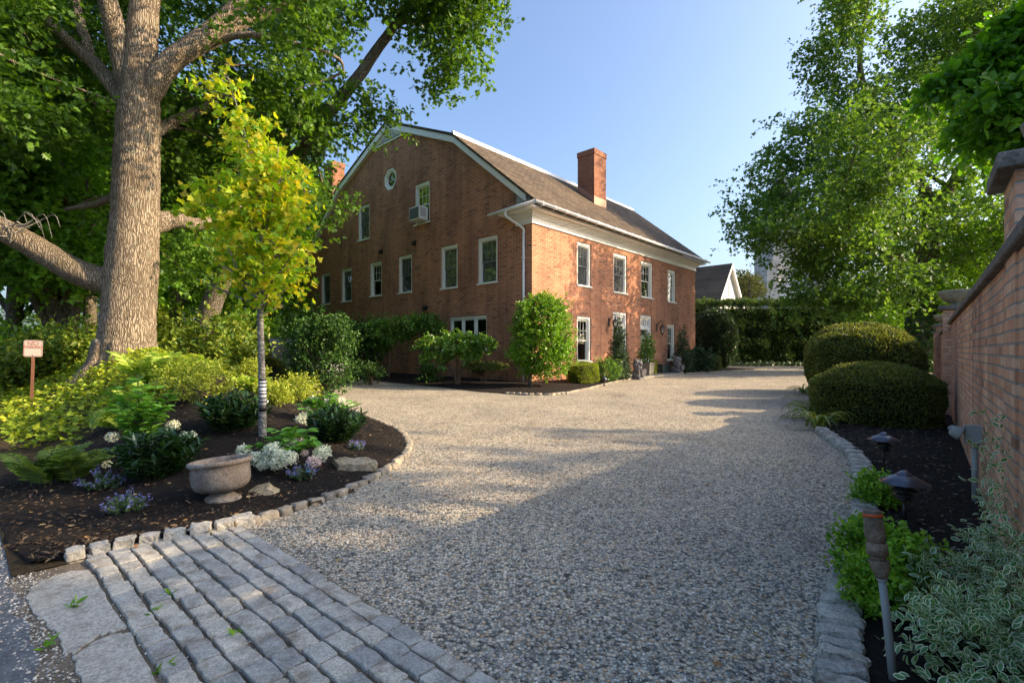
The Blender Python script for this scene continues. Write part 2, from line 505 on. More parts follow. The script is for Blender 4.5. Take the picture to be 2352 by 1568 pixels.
M['soil'] = mk_mulch('leafy_soil', (.03, .022, .012), (.085, .06, .03), (.20, .14, .07))

def mk_rocky(name, c0, c1, c2, scale, bd, objrand=False, dirt=None):
    t = NT(name); v = t.obj() if not objrand else t.pos()
    n = t.noise(v, scale, 8, .68); f = t.noise(v, scale * 14, 2)
    sp = t.n('TexVoronoi'); sp.inputs['Scale'].default_value = scale * 16; t.set(sp.inputs['Vector'], v)
    ss = t.n('SeparateColor'); t.set(ss.inputs[0], sp.outputs['Color'])
    c = t.ramp(n, [(.3, c0), (.5, c1), (.7, c2)])
    c = t.mix(.45, c, t.ramp(ss.outputs[0], [(0, (.2, .2, .2)), (.5, (.5, .5, .5)), (1, (.8, .8, .8))]), 'OVERLAY')
    if objrand:
        r = t.n('ObjectInfo').outputs['Random']
        c = t.mix(1.0, c, t.ramp(r, [(0, (.78, .80, .84)), (.5, (1, 1, .98)), (1, (1.2, 1.15, 1.06))]), 'MULTIPLY')
    if dirt:
        d = t.ramp(t.noise(v, 7, 6, .7), [(.52, (0, 0, 0)), (.68, (.75, .75, .75))])
        c = t.mix(d, c, tuple(dirt) + (1,))
    t.bsdf(c, .85, .25, 0, t.bump(t.math('ADD', n, t.math('MULTIPLY', f, .35)), .8, bd))
    return t.m
M['granite'] = mk_rocky('grey_granite', (.25, .235, .205), (.40, .38, .335), (.51, .485, .43), 11, .012, True, (.17, .135, .095))
M['granitetan'] = mk_rocky('tan_granite', (.20, .17, .13), (.30, .265, .21), (.40, .36, .30), 11, .012, True, (.14, .105, .07))
M['boulder'] = mk_rocky('tan_fieldstone', (.19, .155, .10), (.30, .26, .18), (.38, .34, .26), 5, .03)
M['urn'] = mk_rocky('weathered_terracotta', (.16, .125, .10), (.22, .18, .145), (.34, .31, .27), 6, .012)
M['bowl'] = mk_rocky('weathered_cast_stone', (.16, .15, .10), (.27, .255, .19), (.36, .34, .27), 5, .012)
M['capstone'] = mk_rocky('grey_brown_capstone', (.09, .078, .065), (.15, .132, .112), (.24, .215, .185), 5, .015)
M['concrete'] = mk_rocky('broken_concrete', (.27, .245, .195), (.42, .39, .33), (.50, .475, .41), 7, .014, False, (.15, .115, .08))
M['asphalt'] = mk_rocky('asphalt', (.085, .09, .095), (.125, .13, .135), (.17, .17, .165), 6, .01)
M['sand'] = mk_rocky('sandy_joint_dirt', (.10, .078, .055), (.165, .13, .09), (.24, .20, .15), 9, .02)
M['churchstone'] = mk_rocky('pale_church_stone', (.38, .36, .32), (.48, .46, .41), (.56, .54, .49), .8, .03)
M['slate'] = plain('slate_spire', (.17, .19, .21), .6, .3, 0, .2, 2)
M['whitehouse'] = plain('white_clapboard', (.72, .71, .66), .6, .3, 0, .04, 1)
M['woodold'] = mk_rocky('old_wood', (.10, .075, .05), (.20, .155, .11), (.30, .25, .18), 14, .012)

M['oakbark'] = barkmat('oak_bark', (.05, .036, .025), (.22, .17, .115), (.36, .295, .215), 30, .035, .10, .35)
M['darkbark'] = barkmat('dark_bark', (.045, .036, .027), (.15, .122, .092), (.26, .22, .17), 24, .025, .12, .2)
M['greybark'] = barkmat('grey_young_bark', (.11, .10, .085), (.21, .195, .17), (.30, .28, .25), 14, .008, 1.6)

L = {}
L['oak'] = leafmat('oak_leaf', [(0.042, 0.1051, 0.014), (0.084, 0.1891, 0.0209), (0.14, 0.266, 0.028)], 0.48, .45, 1.5)
L['maple'] = leafmat('young_maple_leaf', [(0.169, 0.351, 0.0234), (0.325, 0.52, 0.0286), (0.494, 0.598, 0.0338), (0.624, 0.611, 0.039), (0.65, 0.507, 0.039)], 0.5, .5, .5, (1.2, 1.2, .4))
L['back1'] = leafmat('deep_green_leaf', [(0.0692, 0.1726, 0.0246), (0.148, 0.3206, 0.037), (0.2467, 0.4686, 0.0494)], 0.5, .5, 2.0)
L['back2'] = leafmat('bright_green_leaf', [(0.1118, 0.2608, 0.0223), (0.2049, 0.3912, 0.0336), (0.3167, 0.503, 0.0467)], 0.5, .5, 2.0)
L['right'] = leafmat('mid_green_leaf', [(0.0576, 0.1371, 0.0301), (0.1029, 0.2126, 0.0384), (0.1646, 0.288, 0.048)], 0.5, .5, 2.0)
L['magnolia'] = leafmat('magnolia_leaf', [(0.072, 0.192, 0.0192), (0.12, 0.288, 0.024), (0.168, 0.372, 0.0336)], 0.55, .35, .6, (1.3, 1.35, .3))
L['hemlock'] = leafmat('hedge_needle', [(0.0445, 0.0889, 0.0296), (0.079, 0.1482, 0.0445), (0.1358, 0.2223, 0.0543)], .22, .6, 1.2)
L['yew'] = leafmat('yew_needle', [(0.0688, 0.0938, 0.02), (0.125, 0.1562, 0.03), (0.225, 0.25, 0.05)], 0.28, .5, .5)
L['holly'] = leafmat('glossy_holly_leaf', [(0.0806, 0.1958, 0.0185), (0.1613, 0.3341, 0.023), (0.2765, 0.4608, 0.0323)], 0.4, .3, .6, spec=.55)
L['darkholly'] = leafmat('dark_holly_leaf', [(0.018, 0.051, 0.018), (0.033, 0.0825, 0.027), (0.0675, 0.1275, 0.042)], .22, .32, .6, spec=.55)
L['hedgegold'] = leafmat('clipped_yew_tip', [(0.108, 0.18, 0.018), (0.216, 0.288, 0.0216), (0.306, 0.36, 0.0288)], .35, .5, .4)
L['rhodo'] = leafmat('rhododendron_leaf', [(0.0618, 0.1547, 0.0289), (0.1134, 0.2475, 0.0372), (0.2269, 0.3713, 0.0578)], 0.35, .35, .6, spec=.5)
L['vine'] = leafmat('vine_leaf', [(0.0282, 0.0726, 0.0202), (0.0564, 0.131, 0.0282), (0.1109, 0.2218, 0.0444)], .35, .45, .8)
L['laurel'] = leafmat('laurel_leaf', [(0.018, 0.048, 0.018), (0.03, 0.078, 0.024), (0.0526, 0.1276, 0.03)], .2, .25, .3, spec=.6)
L['hydrangea'] = leafmat('hydrangea_leaf', [(0.108, 0.297, 0.0486), (0.162, 0.3915, 0.0594), (0.27, 0.513, 0.081)], .35, .5, .3)
L['spirea'] = leafmat('yellow_green_leaf', [(0.2281, 0.3159, 0.0351), (0.351, 0.4212, 0.0491), (0.4738, 0.509, 0.0789)], .4, .5, .3)
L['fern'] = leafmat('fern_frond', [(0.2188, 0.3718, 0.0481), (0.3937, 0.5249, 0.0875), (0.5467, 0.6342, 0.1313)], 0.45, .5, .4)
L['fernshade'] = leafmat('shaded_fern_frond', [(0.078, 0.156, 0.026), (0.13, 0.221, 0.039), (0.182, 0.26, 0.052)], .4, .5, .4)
L['ground'] = leafmat('ground_cover_leaf', [(0.14, 0.26, 0.022), (0.32, 0.42, 0.03), (0.5, 0.54, 0.05)], 0.35, .5, .6)
L['bramble'] = leafmat('bramble_leaf', [(0.0673, 0.1458, 0.0224), (0.157, 0.2467, 0.0314), (0.2915, 0.3364, 0.0493)], .4, .5, .6)
L['catmint'] = leafmat('catmint_leaf', [(0.108, 0.18, 0.072), (0.156, 0.24, 0.108), (0.204, 0.288, 0.132)], .3, .6, .2)
L['catflower'] = leafmat('catmint_flower', [(0.23, 0.2185, 0.552), (0.322, 0.299, 0.667), (0.414, 0.391, 0.759)], .3, .6, .2, (1, 1, 1.1))
L['petal'] = leafmat('hydrangea_petal', [(0.7316, 0.7788, 0.5428), (0.8496, 0.8732, 0.6844), (0.8968, 0.8496, 0.7316)], 0.15, .6, .1, (1, 1, .9))
L['petalpink'] = leafmat('pink_hydrangea_petal', [(0.792, 0.77, 0.638), (0.814, 0.638, 0.594), (0.77, 0.506, 0.506)], 0.15, .6, .1, (1, 1, .9))
L['lily'] = leafmat('daylily_blade', [(0.112, 0.196, 0.049), (0.182, 0.266, 0.063), (0.308, 0.308, 0.084)], .35, .45, .3)
L['boxbright'] = leafmat('bright_boxwood_leaf', [(0.0975, 0.2535, 0.0234), (0.1755, 0.3705, 0.0292), (0.2925, 0.4875, 0.039)], .35, .45, .2)
L['evgreen'] = leafmat('euonymus_centre', [(0.0693, 0.198, 0.0693), (0.1188, 0.2772, 0.1089), (0.1782, 0.3564, 0.1584)], .3, .4, .3)
L['evcream'] = leafmat('euonymus_margin', [(0.7483, 0.8804, 0.4842), (0.9, 0.9, 0.6603), (0.9, 0.9, 0.7924)], .3, .4, .3, (1.1, 1.1, .8))
L['litter'] = leafmat('fallen_leaf', [(.30, .15, .05), (.40, .27, .11), (.48, .38, .20), (.25, .10, .04)], .2, .7, .3, (1, .9, .6))
L['gold'] = leafmat('yellow_grass', [(.22, .25, .02), (.30, .32, .03), (.35, .36, .05)], .4, .5, .3)
L['conifer'] = leafmat('sparse_conifer', [(.05, .075, .02), (.09, .11, .03), (.13, .14, .04)], .3, .6, 1)
# ================================================================ the brick house
HX, HYY = 0.7226, 17.5
HROT = math.atan2(0.7335904, 0.6795918)
_c, _s = math.cos(HROT), math.sin(HROT)
def HW(p, q, z=0.0):
    """house-local to world"""
    return np.array([HX + p*_c - q*_s, HYY + p*_s + q*_c, z])

house = thing('brick_house', 'large red brick house with gambrel roof, white trim and two brick chimneys', 'house', (HX, HYY, 0), HROT)
LEN, WID = 14.64, 18.3

def fmap(face):
    if face == 'g': return lambda a, z, d: (d, a, z)
    return lambda a, z, d: (a, d, z)
def fbox(mb, face, a0, a1, z0, z1, d0, d1, mi=0):
    if face == 'g': mb.box(d0, d1, a0, a1, z0, z1, mi)
    else: mb.box(a0, a1, d0, d1, z0, z1, mi)
def rect(a0, a1, z0, z1): return [(a0, z0), (a1, z0), (a1, z1), (a0, z1)]

#      a0    a1    z0    z1   sash     inside
GW = [(1.75, 2.87, 3.91, 5.74, 'grey', 'dark'), (4.09, 5.21, 3.91, 5.74, 'grey', 'dark'),
      (7.31, 8.42, 3.98, 5.75, 'grey', 'blindlow'), (9.86, 10.97, 4.02, 5.75, 'white', 'curtain'),
      (12.80, 13.93, 3.94, 5.76, 'grey', 'dark'), (15.23, 16.34, 3.94, 5.76, 'grey', 'half'),
      (11.0, 12.15, 7.04, 8.86, 'grey', 'dark'), (5.97, 7.10, 7.0, 8.86, 'white', 'dark'),
      (9.99, 11.12, 1.0, 2.67, 'white', 'dark'), (12.18, 13.2, 1.0, 2.66, 'grey', 'dark')]
GTRI = (2.34, 4.62, 1.30, 2.67)
FW = [(2.80, 3.82, 3.90, 5.68, 'grey', 'blindlow'), (5.59, 6.80, 3.87, 5.63, 'grey', 'dark'),
      (8.12, 9.35, 3.86, 5.62, 'white', 'blind'), (11.03, 12.03, 3.84, 5.56, 'white', 'blind'),
      (2.80, 3.82, .80, 2.67, 'white', 'lamp'), (10.98, 11.92, .74, 2.65, 'white', 'curt2')]
FD = [(5.54, 6.80, .14, 3.01), (8.06, 9.25, .14, 3.0)]
OCT = [(9.1 + .56*math.cos(R(22.5 + 45*k)), 9.62 + .56*math.sin(R(22.5 + 45*k))) for k in range(8)]

gable = [(0, 0), (WID, 0), (WID, 6.4), (WID-.72, 6.4), (WID-.72, 7.2), (14.1, 10.08), (9.15, 12.2), (4.2, 10.08), (.72, 7.2), (.72, 6.4), (0, 6.4)]
front = rect(0, LEN, 0, 6.4)
wm = MB()
def wall_face(outer, holes, face, d, depth):
    f = fmap(face)
    polys = [[Vector((p[0], p[1], 0)) for p in outer]] + [[Vector((p[0], p[1], 0)) for p in h] for h in holes]
    flat = [p for pl in polys for p in pl]
    tris = tessellate_polygon(polys)
    wm.add([f(p[0], p[1], d) for p in flat], [tuple(t) for t in tris])
    for h in holes:
        n = len(h)
        for i in range(n):
            a, b = h[i], h[(i+1) % n]
            wm.add([f(a[0], a[1], d), f(b[0], b[1], d), f(b[0], b[1], depth), f(a[0], a[1], depth)], [(0, 1, 2, 3)])
gh = [rect(w[0], w[1], w[2], w[3]) for w in GW] + [rect(*GTRI)] + [OCT]
fh = [rect(w[0], w[1], w[2], w[3]) for w in FW] + [rect(*d) for d in FD]
wall_face(gable, gh, 'g', 0.0, .30)
wall_face(front, fh, 'f', 0.0, .30)
wall_face(gable, [], 'g', LEN, LEN)
wall_face(front, [], 'f', WID, WID)
wm.build('wall', M['house_brick'], house)

def window(face, a0, a1, z0, z1, sash='white', inside='dark', grid=(3, 2), name='window'):
    m = MB(); w = .12
    for (b0, b1, y0, y1) in ((a0+.003, a0+w, z0+.03, z1-.003), (a1-w, a1-.003, z0+.03, z1-.003), (a0+w, a1-w, z1-w-.02, z1-.003)):
        fbox(m, face, b0, b1, y0, y1, .05, .17)
    for (b0, b1, y0, y1) in ((a0+w, a0+w+.03, z0+.03, z1-w-.02), (a1-w-.03, a1-w, z0+.03, z1-w-.02), (a0+w+.03, a1-w-.03, z1-w-.055, z1-w-.02)):
        fbox(m, face, b0, b1, y0, y1, .085, .185)
    win = m.build(name, M['cream'], house); bevel(win, .006, 1)
    s = MB(); fbox(s, face, a0-.035, a1+.035, z0-.05, z0+.0, -.045, -.002); fbox(s, face, a0+.003, a1-.003, z0+.002, z0+.03, -.03, .19)
    s.build('sill', M['cream'], win)
    i0, i1, j0, j1 = a0+w+.03, a1-w-.03, z0+.03, z1-w-.055
    sm = M['greysash'] if sash == 'grey' else M['cream']
    mid = (j0 + j1) / 2
    q = MB(); t = .038
    for (lo, hi, d) in ((mid-.02, j1, .125), (j0, mid+.02, .15)):
        fbox(q, face, i0, i0+t, lo, hi, d, d+.03); fbox(q, face, i1-t, i1, lo, hi, d, d+.03)
        fbox(q, face, i0+t, i1-t, lo, lo+t+.006, d, d+.03); fbox(q, face, i0+t, i1-t, hi-t, hi, d, d+.03)
    gx, gz = grid
    for k in range(1, gx):
        x = i0 + t + (i1-i0-2*t)*k/gx; fbox(q, face, x-.009, x+.009, mid+.03, j1-t, .132, .15)
    for k in range(1, gz):
        z = mid+.03 + (j1-t-mid-.03)*k/gz; fbox(q, face, i0+t, i1-t, z-.009, z+.009, .133, .149)
    q.build('sash', sm, win)
    g = MB(); fbox(g, face, i0+t-.005, i1-t+.005, mid+.01, j1-t+.005, .139, .143); fbox(g, face, i0+t-.005, i1-t+.005, j0+t-.005, mid, .164, .168)
    g.build('pane', M['screen'] if sash == 'grey' else M['glass'], win)
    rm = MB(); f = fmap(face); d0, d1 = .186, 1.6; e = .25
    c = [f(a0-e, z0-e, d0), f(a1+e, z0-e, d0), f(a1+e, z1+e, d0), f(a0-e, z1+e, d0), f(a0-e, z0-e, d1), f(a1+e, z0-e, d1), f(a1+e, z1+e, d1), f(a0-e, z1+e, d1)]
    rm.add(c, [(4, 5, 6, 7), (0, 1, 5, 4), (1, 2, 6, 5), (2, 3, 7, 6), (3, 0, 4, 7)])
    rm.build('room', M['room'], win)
    def slats(lo, hi):
        b = MB(); n = max(3, int((hi-lo)/.05))
        for k in range(n):
            z = lo + (hi-lo)*k/n
            b.add([f(i0, z, .215), f(i1, z, .215), f(i1, z+.044, .235), f(i0, z+.044, .235)], [(0, 1, 2, 3)])
        b.build('blind', M['blind'], win)
    def drape(lo, hi, x0, x1, mt):
        b = MB(); n = 24; vs = []
        for k in range(n+1):
            x = x0 + (x1-x0)*k/n; d = .25 + .03*math.sin(k*2.1)
            vs += [f(x, lo, d), f(x, hi, d)]
        b.add(vs, [(2*k, 2*k+2, 2*k+3, 2*k+1) for k in range(n)], 0, True)
        b.build('curtain', mt, win)
    if inside == 'blind': slats(j0, j1)
    if inside == 'blindlow': slats(j0, mid)
    if inside == 'half': slats(mid, j1)
    if inside == 'curtain':
        drape(j0, mid, i0, i1, M['curtain']); b = MB(); fbox(b, face, i0+.1, i1-.1, mid+.05, mid+.3, .3, .34); b.build('curtain', M['red'], win)
    if inside == 'curt2': drape(j0, j1, i0, i0+.3, M['blind']); drape(j0, j1, i1-.25, i1, M['blind'])
    if inside == 'lamp':
        b = MB(); cx = (i0+i1)/2 - .1
        b.lathe([(.02, 0), (.10, .02), (.13, .16), (.10, .30), (.03, .36), (.025, .42)], 16, f(cx, z0+.12, .55))
        b.lathe([(.20, .40), (.13, .66)], 20, f(cx, z0+.12, .55)); b.build('table_lamp', M['blind'], win)
    return win

for w in GW: window('g', *w)
for w in FW: window('f', *w)

# triple casement window low on the gable
a0, a1, z0, z1 = GTRI
m = MB(); w = .09
for (b0, b1, y0, y1) in ((a0+.003, a0+w, z0+.03, z1-.003), (a1-w, a1-.003, z0+.03, z1-.003), (a0+w, a1-w, z1-w-.03, z1-.003)):
    fbox(m, 'g', b0, b1, y0, y1, .06, .17)
for k in (1, 2):
    x = a0 + (a1-a0)*k/3; fbox(m, 'g', x-.05, x+.05, z0+.03, z1-w-.03, .085, .18)
tw = m.build('triple_window', M['cream'], house); bevel(tw, .006, 1)
m = MB(); fbox(m, 'g', a0-.03, a1+.03, z0-.05, z0, -.045, -.002); fbox(m, 'g', a0+.003, a1-.003, z0+.002, z0+.03, -.03, .19); m.build('sill', M['cream'], tw)
xs = [a0+w, a0+(a1-a0)/3-.05, a0+(a1-a0)/3+.05, a0+2*(a1-a0)/3-.05, a0+2*(a1-a0)/3+.05, a1-w]
for k in range(3):
    i0, i1, j0, j1 = xs[2*k], xs[2*k+1], z0+.03, z1-w-.03
    m = MB(); t = .05
    fbox(m, 'g', i0, i0+t, j0, j1, .12, .16); fbox(m, 'g', i1-t, i1, j0, j1, .12, .16); fbox(m, 'g', i0+t, i1-t, j0, j0+t, .12, .16); fbox(m, 'g', i0+t, i1-t, j1-t, j1, .12, .16)
    m.build('sash', M['cream'], tw)
    m = MB(); fbox(m, 'g', i0+t-.004, i1-t+.004, j0+t-.004, j1-t+.004, .138, .142); m.build('pane', M['glass'], tw)
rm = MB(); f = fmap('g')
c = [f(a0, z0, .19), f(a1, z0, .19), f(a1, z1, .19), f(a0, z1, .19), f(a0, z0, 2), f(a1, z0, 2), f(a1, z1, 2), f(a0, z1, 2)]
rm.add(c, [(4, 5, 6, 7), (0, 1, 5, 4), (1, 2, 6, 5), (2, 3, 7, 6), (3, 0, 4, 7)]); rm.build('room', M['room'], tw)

# octagonal window
def octpts(r): return [(9.1 + r*math.cos(R(22.5 + 45*k)), 9.62 + r*math.sin(R(22.5 + 45*k))) for k in range(8)]
m = MB()
for (r0, r1, d0, d1) in ((.555, .43, .02, .2), (.43, .36, .07, .22)):
    o, i = octpts(r0), octpts(r1)
    for k in range(8):
        k2 = (k+1) % 8
        m.add([f(*o[k], d0), f(*o[k2], d0), f(*i[k2], d0+.02), f(*i[k], d0+.02), f(*i[k2], d1), f(*i[k], d1)], [(0, 1, 2, 3), (3, 2, 4, 5)])
ow = m.build('octagon_window', M['cream'], house)
m = MB(); m.prism(octpts(.38), 'x', .15, .154); m.build('pane', M['glass'], ow)
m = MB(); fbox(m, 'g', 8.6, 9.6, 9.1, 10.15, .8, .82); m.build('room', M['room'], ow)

# doors
for k, (a0, a1, z0, z1) in enumerate(FD):
    m = MB()
    for (b0, b1, y0, y1, d0, d1) in ((a0+.003, a0+.11, z0, z1-.003, .06, .28), (a1-.11, a1-.003, z0, z1-.003, .06, .28), (a0+.11, a1-.11, z1-.14, z1-.003, .06, .28),
                                   (a0+.11, a1-.11, 2.28, 2.40, .09, .28), (a1-.21, a1-.11, z0, 2.28, .11, .28), (a0+.11, a0+.21, z0, 2.28, .11, .28)):
        fbox(m, 'f', b0, b1, y0, y1, d0, d1)
    t0, t1 = a0+.11, a1-.11
    for (lo, hi) in ((2.40, 2.47), (2.78, z1-.14)): fbox(m, 'f', t0, t1, lo, hi, .13, .2)
    n = 5
    for j in range(n+1):
        x = t0 + (t1-t0)*j/n; fbox(m, 'f', max(t0, x-.035), min(t1, x+.035), 2.47, 2.78, .13, .2)
    dr = m.build('doorway', M['white'], house); bevel(dr, .006, 1)
    m = MB(); fbox(m, 'f', t0, t1, 2.45, 2.8, .175, .18); m.build('transom_light', M['glass'], dr)
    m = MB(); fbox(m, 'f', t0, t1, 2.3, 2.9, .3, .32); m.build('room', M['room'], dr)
    m = MB(); fbox(m, 'f', a0+.21, a1-.21, z0, 2.28, .24, .29)
    for (x0, x1) in ((a0+.29, (a0+a1)/2-.04), ((a0+a1)/2+.04, a1-.29)):
        for (lo, hi) in ((z0+.2, .95), (1.1, 1.75), (1.88, 2.16)): fbox(m, 'f', x0, x1, lo, hi, .225, .238)
    dl = m.build('door', M['doorgreen'], dr); bevel(dl, .008, 1)
    m = MB(); fbox(m, 'f', a1-.19, a1-.13, 1.0, 1.3, .085, .108); m.build('latch', M['bronze'], dr)

# roof -----------------------------------------------------------
RP = [(-.58, 6.40), (4.2, 10.32), (9.15, 12.44), (14.1, 10.32), (18.88, 6.40)]
m = MB()
poly = RP + [(y, z - .12) for y, z in RP[::-1]]
X0r, X1r = -.22, LEN + .22
vs = [(X0r, y, z) for y, z in poly] + [(X1r, y, z) for y, z in poly]
n = len(RP); N2 = 2*n
fs = [(i, i+1, N2+i+1, N2+i) for i in range(N2-1)] + [(N2-1, 0, N2, 2*N2-1)]
for i in range(n-1):
    fs.append((i, N2-1-i, N2-2-i, i+1)); fs.append((N2+i, N2+i+1, 2*N2-2-i, 2*N2-1-i))
m.add(vs, fs); roof = m.build('roof', M['roof'], house)
def under(y):
    return float(np.interp(y, [p[0] for p in RP], [p[1] - .12 for p in RP]))
m = MB()
ys = [.15, 4.2, 9.15, 14.1, 18.15]
for i in range(4):
    y0, y1 = ys[i], ys[i+1]
    m.prism([(y0, under(y0)-.003), (y1, under(y1)-.003), (y1, under(y1)-.27), (y0, under(y0)-.27)], 'x', -.19, -.004)
m.build('rake_board', M['cream'], house)
m = MB()
m.prism([(4.05, 10.19), (4.18, 10.30), (4.24, 10.41), (4.10, 10.37)], 'x', -.24, LEN+.24)
m.build('roof_edge_board', M['white'], house)
m = MB()
m.add([(-.03, .722, 6.42), (-.03, .722, 7.27), (-.03, -.36, 6.40)], [(0, 1, 2)]); m.add([(.2, -.36, 6.4), (.2, .722, 7.27), (-.03, .722, 7.27), (-.03, -.36, 6.4)], [(0, 1, 2, 3)])
m.add([(-.03, WID-.722, 6.42), (-.03, WID-.722, 7.27), (-.03, WID+.36, 6.40)], [(0, 1, 2)])
m.build('eave_end_panel', M['graypanel'], house)
# gable vent
m = MB(); m.prism([(7.6, 11.42), (10.7, 11.42), (9.15, 12.1)], 'x', -.06, -.003); gv = m.build('gable_vent', M['cream'], house)
m = MB(); m.prism([(8.15, 11.5), (10.15, 11.5), (9.15, 11.95)], 'x', -.066, -.0605); m.build('vent_opening', M['dark'], gv)
m = MB()
for k in range(5):
    z = 11.53 + k*.08; hw = 1.0*(11.95-z)/.45
    m.box(-.10, -.067, 9.15-hw, 9.15+hw, z, z+.03)
m.build('louver', M['cream'], gv)

# cornice with returns
def cornice(ylo, yhi, sgn):
    m = MB()
    def lay(out, qe, z0, z1):
        if sgn < 0: m.box(-out, LEN+out, -out, qe, z0, z1)
        else: m.box(-out, LEN+out, WID-qe, WID+out, z0, z1)
    lay(.035, .74, 5.90, 6.06); lay(.065, .76, 5.845, 5.897); lay(.075, .80, 6.06, 6.10); lay(.13, .84, 6.102, 6.15); lay(.19, .90, 6.152, 6.20); lay(.25, .97, 6.202, 6.238); lay(.46, 1.28, 6.24, 6.33)
    o = m.build('cornice', M['white'], house); bevel(o, .01, 2)
    m = MB()
    if sgn < 0: m.prism([(-.5, 6.47), (1.5, 6.36), (1.5, 6.40), (-.5, 6.51)], 'x', -.52, -.001)
    else: m.prism([(WID+.5, 6.47), (WID-1.5, 6.36), (WID-1.5, 6.40), (WID+.5, 6.51)], 'x', -.52, -.001)
    m.build('return_roof', M['capstone'], o)
cornice(0, 0, -1); cornice(0, 0, 1)
m = MB()
m.tube([(-.56, 1.68, 6.32), (-.56, -.62, 6.385)], .062, 12); m.tube([(-.60, -.64, 6.385), (LEN+.5, -.64, 6.365)], .064, 12)
gt = m.build('gutter', M['gutter'], house)
for k in range(22):
    b = MB(); x = -.2 + k*.7; b.box(x-.010, x+.010, -.708, -.58, 6.300, 6.450); b.box(x-.010, x+.010, -.6, -.45, 6.288, 6.312); b.build('bracket', M['gutter'], gt)
m = MB()
m.tube(bez([(-.56, .78, 6.30), (-.56, .78, 6.15), (-.45, .66, 6.02), (-.16, .42, 5.78), (-.075, .34, 5.66), (-.075, .34, 5.5)], 5), .047, 12)
m.tube([(-.075, .34, 5.55), (-.075, .34, .02)], .047, 12)
for z in (4.6, 2.4, .5): m.box(-.13, -.003, .28, .40, z, z+.03)
m.build('downspout', M['gutter'], house)

# chimneys
m = MB(); m.box(7.25, 8.35, 2.1, 3.1, 7.5, 11.12); m.box(7.22, 8.38, 2.07, 3.13, 11.12, 11.38); ch = m.build('chimney', M['chimney_brick'], house)
m = MB(); m.box(7.243, 8.357, 2.09, 2.099, 8.4, 8.98)
m.prism([(2.1, 8.63), (2.1, 8.95), (3.1, 9.75), (3.1, 9.45)], 'x', 7.243, 7.248); m.build('flashing', M['copper'], ch)
m = MB(); m.box(7.45, 8.15, 2.3, 2.9, 11.383, 11.42); m.build('flue_cap', M['capstone'], ch)
m = MB(); m.box(.5, 1.25, 15.9, 17.0, 7.5, 12.2); m.box(.47, 1.28, 15.87, 17.03, 12.2, 12.5); ch = m.build('chimney', M['chimney_brick'], house)
m = MB(); m.box(.46, .469, 16.1, 16.8, 12.24, 12.44); m.build('flue_grille', M['dark'], ch)

# dark vent hoods on the gable
for (q, z) in ((7.09, 6.2), (9.85, 6.2), (6.25, 3.17), (5.75, 2.02), (2.75, .62)):
    s = .11 if z > 1 and z != 2.02 else .24
    m = MB(); m.prism([(-s*.9, -s), (-s*1.1, s*.4), (-.003, s), (-.003, -s)], 'y', q-s, q+s)
    vs = [(x, y, zz + z) for x, y, zz in m.V]; m.V = vs
    m.build('vent_hood', M['dark'], house)

# wall lanterns
def lantern(p, z):
    m = MB(); m.box(p-.055, p+.055, -.03, -.002, z-.24, z+.14)
    pts = bez([(p, -.03, z-.02), (p, -.12, z+.14), (p, -.2, z+.27), (p, -.30, z+.27), (p, -.33, z+.17), (p, -.33, z+.11)], 6)
    m.tube(pts, .014, 8)
    c = (p, -.33, z-.28)
    m.lathe([(.012, .40), (.03, .37), (.05, .34), (.14, .25), (.15, .235), (.0, .235)], 8, c, sm=False)
    for k in range(6):
        a = R(60*k); m.tube([(c[0]+.125*math.cos(a), c[1]+.125*math.sin(a), c[2]+.24), (c[0]+.075*math.cos(a), c[1]+.075*math.sin(a), c[2]-.06)], .008, 5)
    m.lathe([(.0, -.05), (.085, -.05), (.08, -.08), (.03, -.12), (.012, -.17), (0, -.18)], 12, c)
    o = m.build('wall_lantern', M['bronze'], house)
    m = MB(); m.lathe([(.118, .235), (.072, -.05)], 6, c, sm=False); m.build('lantern_glass', M['lampglass'], o)
    m = MB()
    for dx in (-.03, .03): m.tube([(c[0]+dx, c[1], c[2]-.04), (c[0]+dx, c[1], c[2]+.1)], .011, 8)
    m.build('candle', M['cream'], o)
lantern(5.20, 2.55); lantern(9.72, 2.46)
# ================================================================ ground
rng = np.random.default_rng(7); rnd = random.Random(7)
EDGE_D = [(150,1292),(235,1272),(320,1255),(400,1240),(480,1225),(560,1205),(620,1185),(680,1165),(735,1148),(790,1130),(830,1111),(870,1090),(905,1068),(932,1045),(940,1022),(928,1000),(905,984),(850,962),(815,945),(795,928),(770,914),(740,906)]
EDGE = np.array([G(x, y)[:2] for x, y in EDGE_D])
EDGE_EXT = np.concatenate([EDGE, [[-7.2, 14.6], [-10.5, 17.5], [-16, 22.5]]])
SD = np.array([-.755, .655]); SNV = np.array([.655, .755])
def street_dist(x, y):
    return (x + 3.6)*.655 + (y - 3.4)*.755

def seg_dist(x, y, poly):
    x = np.asarray(x, float); y = np.asarray(y, float)
    best = np.full(x.shape, 1e9); side = np.zeros(x.shape)
    for a, b in zip(poly[:-1], poly[1:]):
        ab = b - a; L2 = ab @ ab
        t = np.clip(((x-a[0])*ab[0] + (y-a[1])*ab[1]) / L2, 0, 1)
        dx = x - a[0] - t*ab[0]; dy = y - a[1] - t*ab[1]
        d = np.hypot(dx, dy); cr = ab[0]*(y-a[1]) - ab[1]*(x-a[0])
        u = d < best
        side = np.where(u, cr, side); best = np.where(u, d, best)
    return best, side

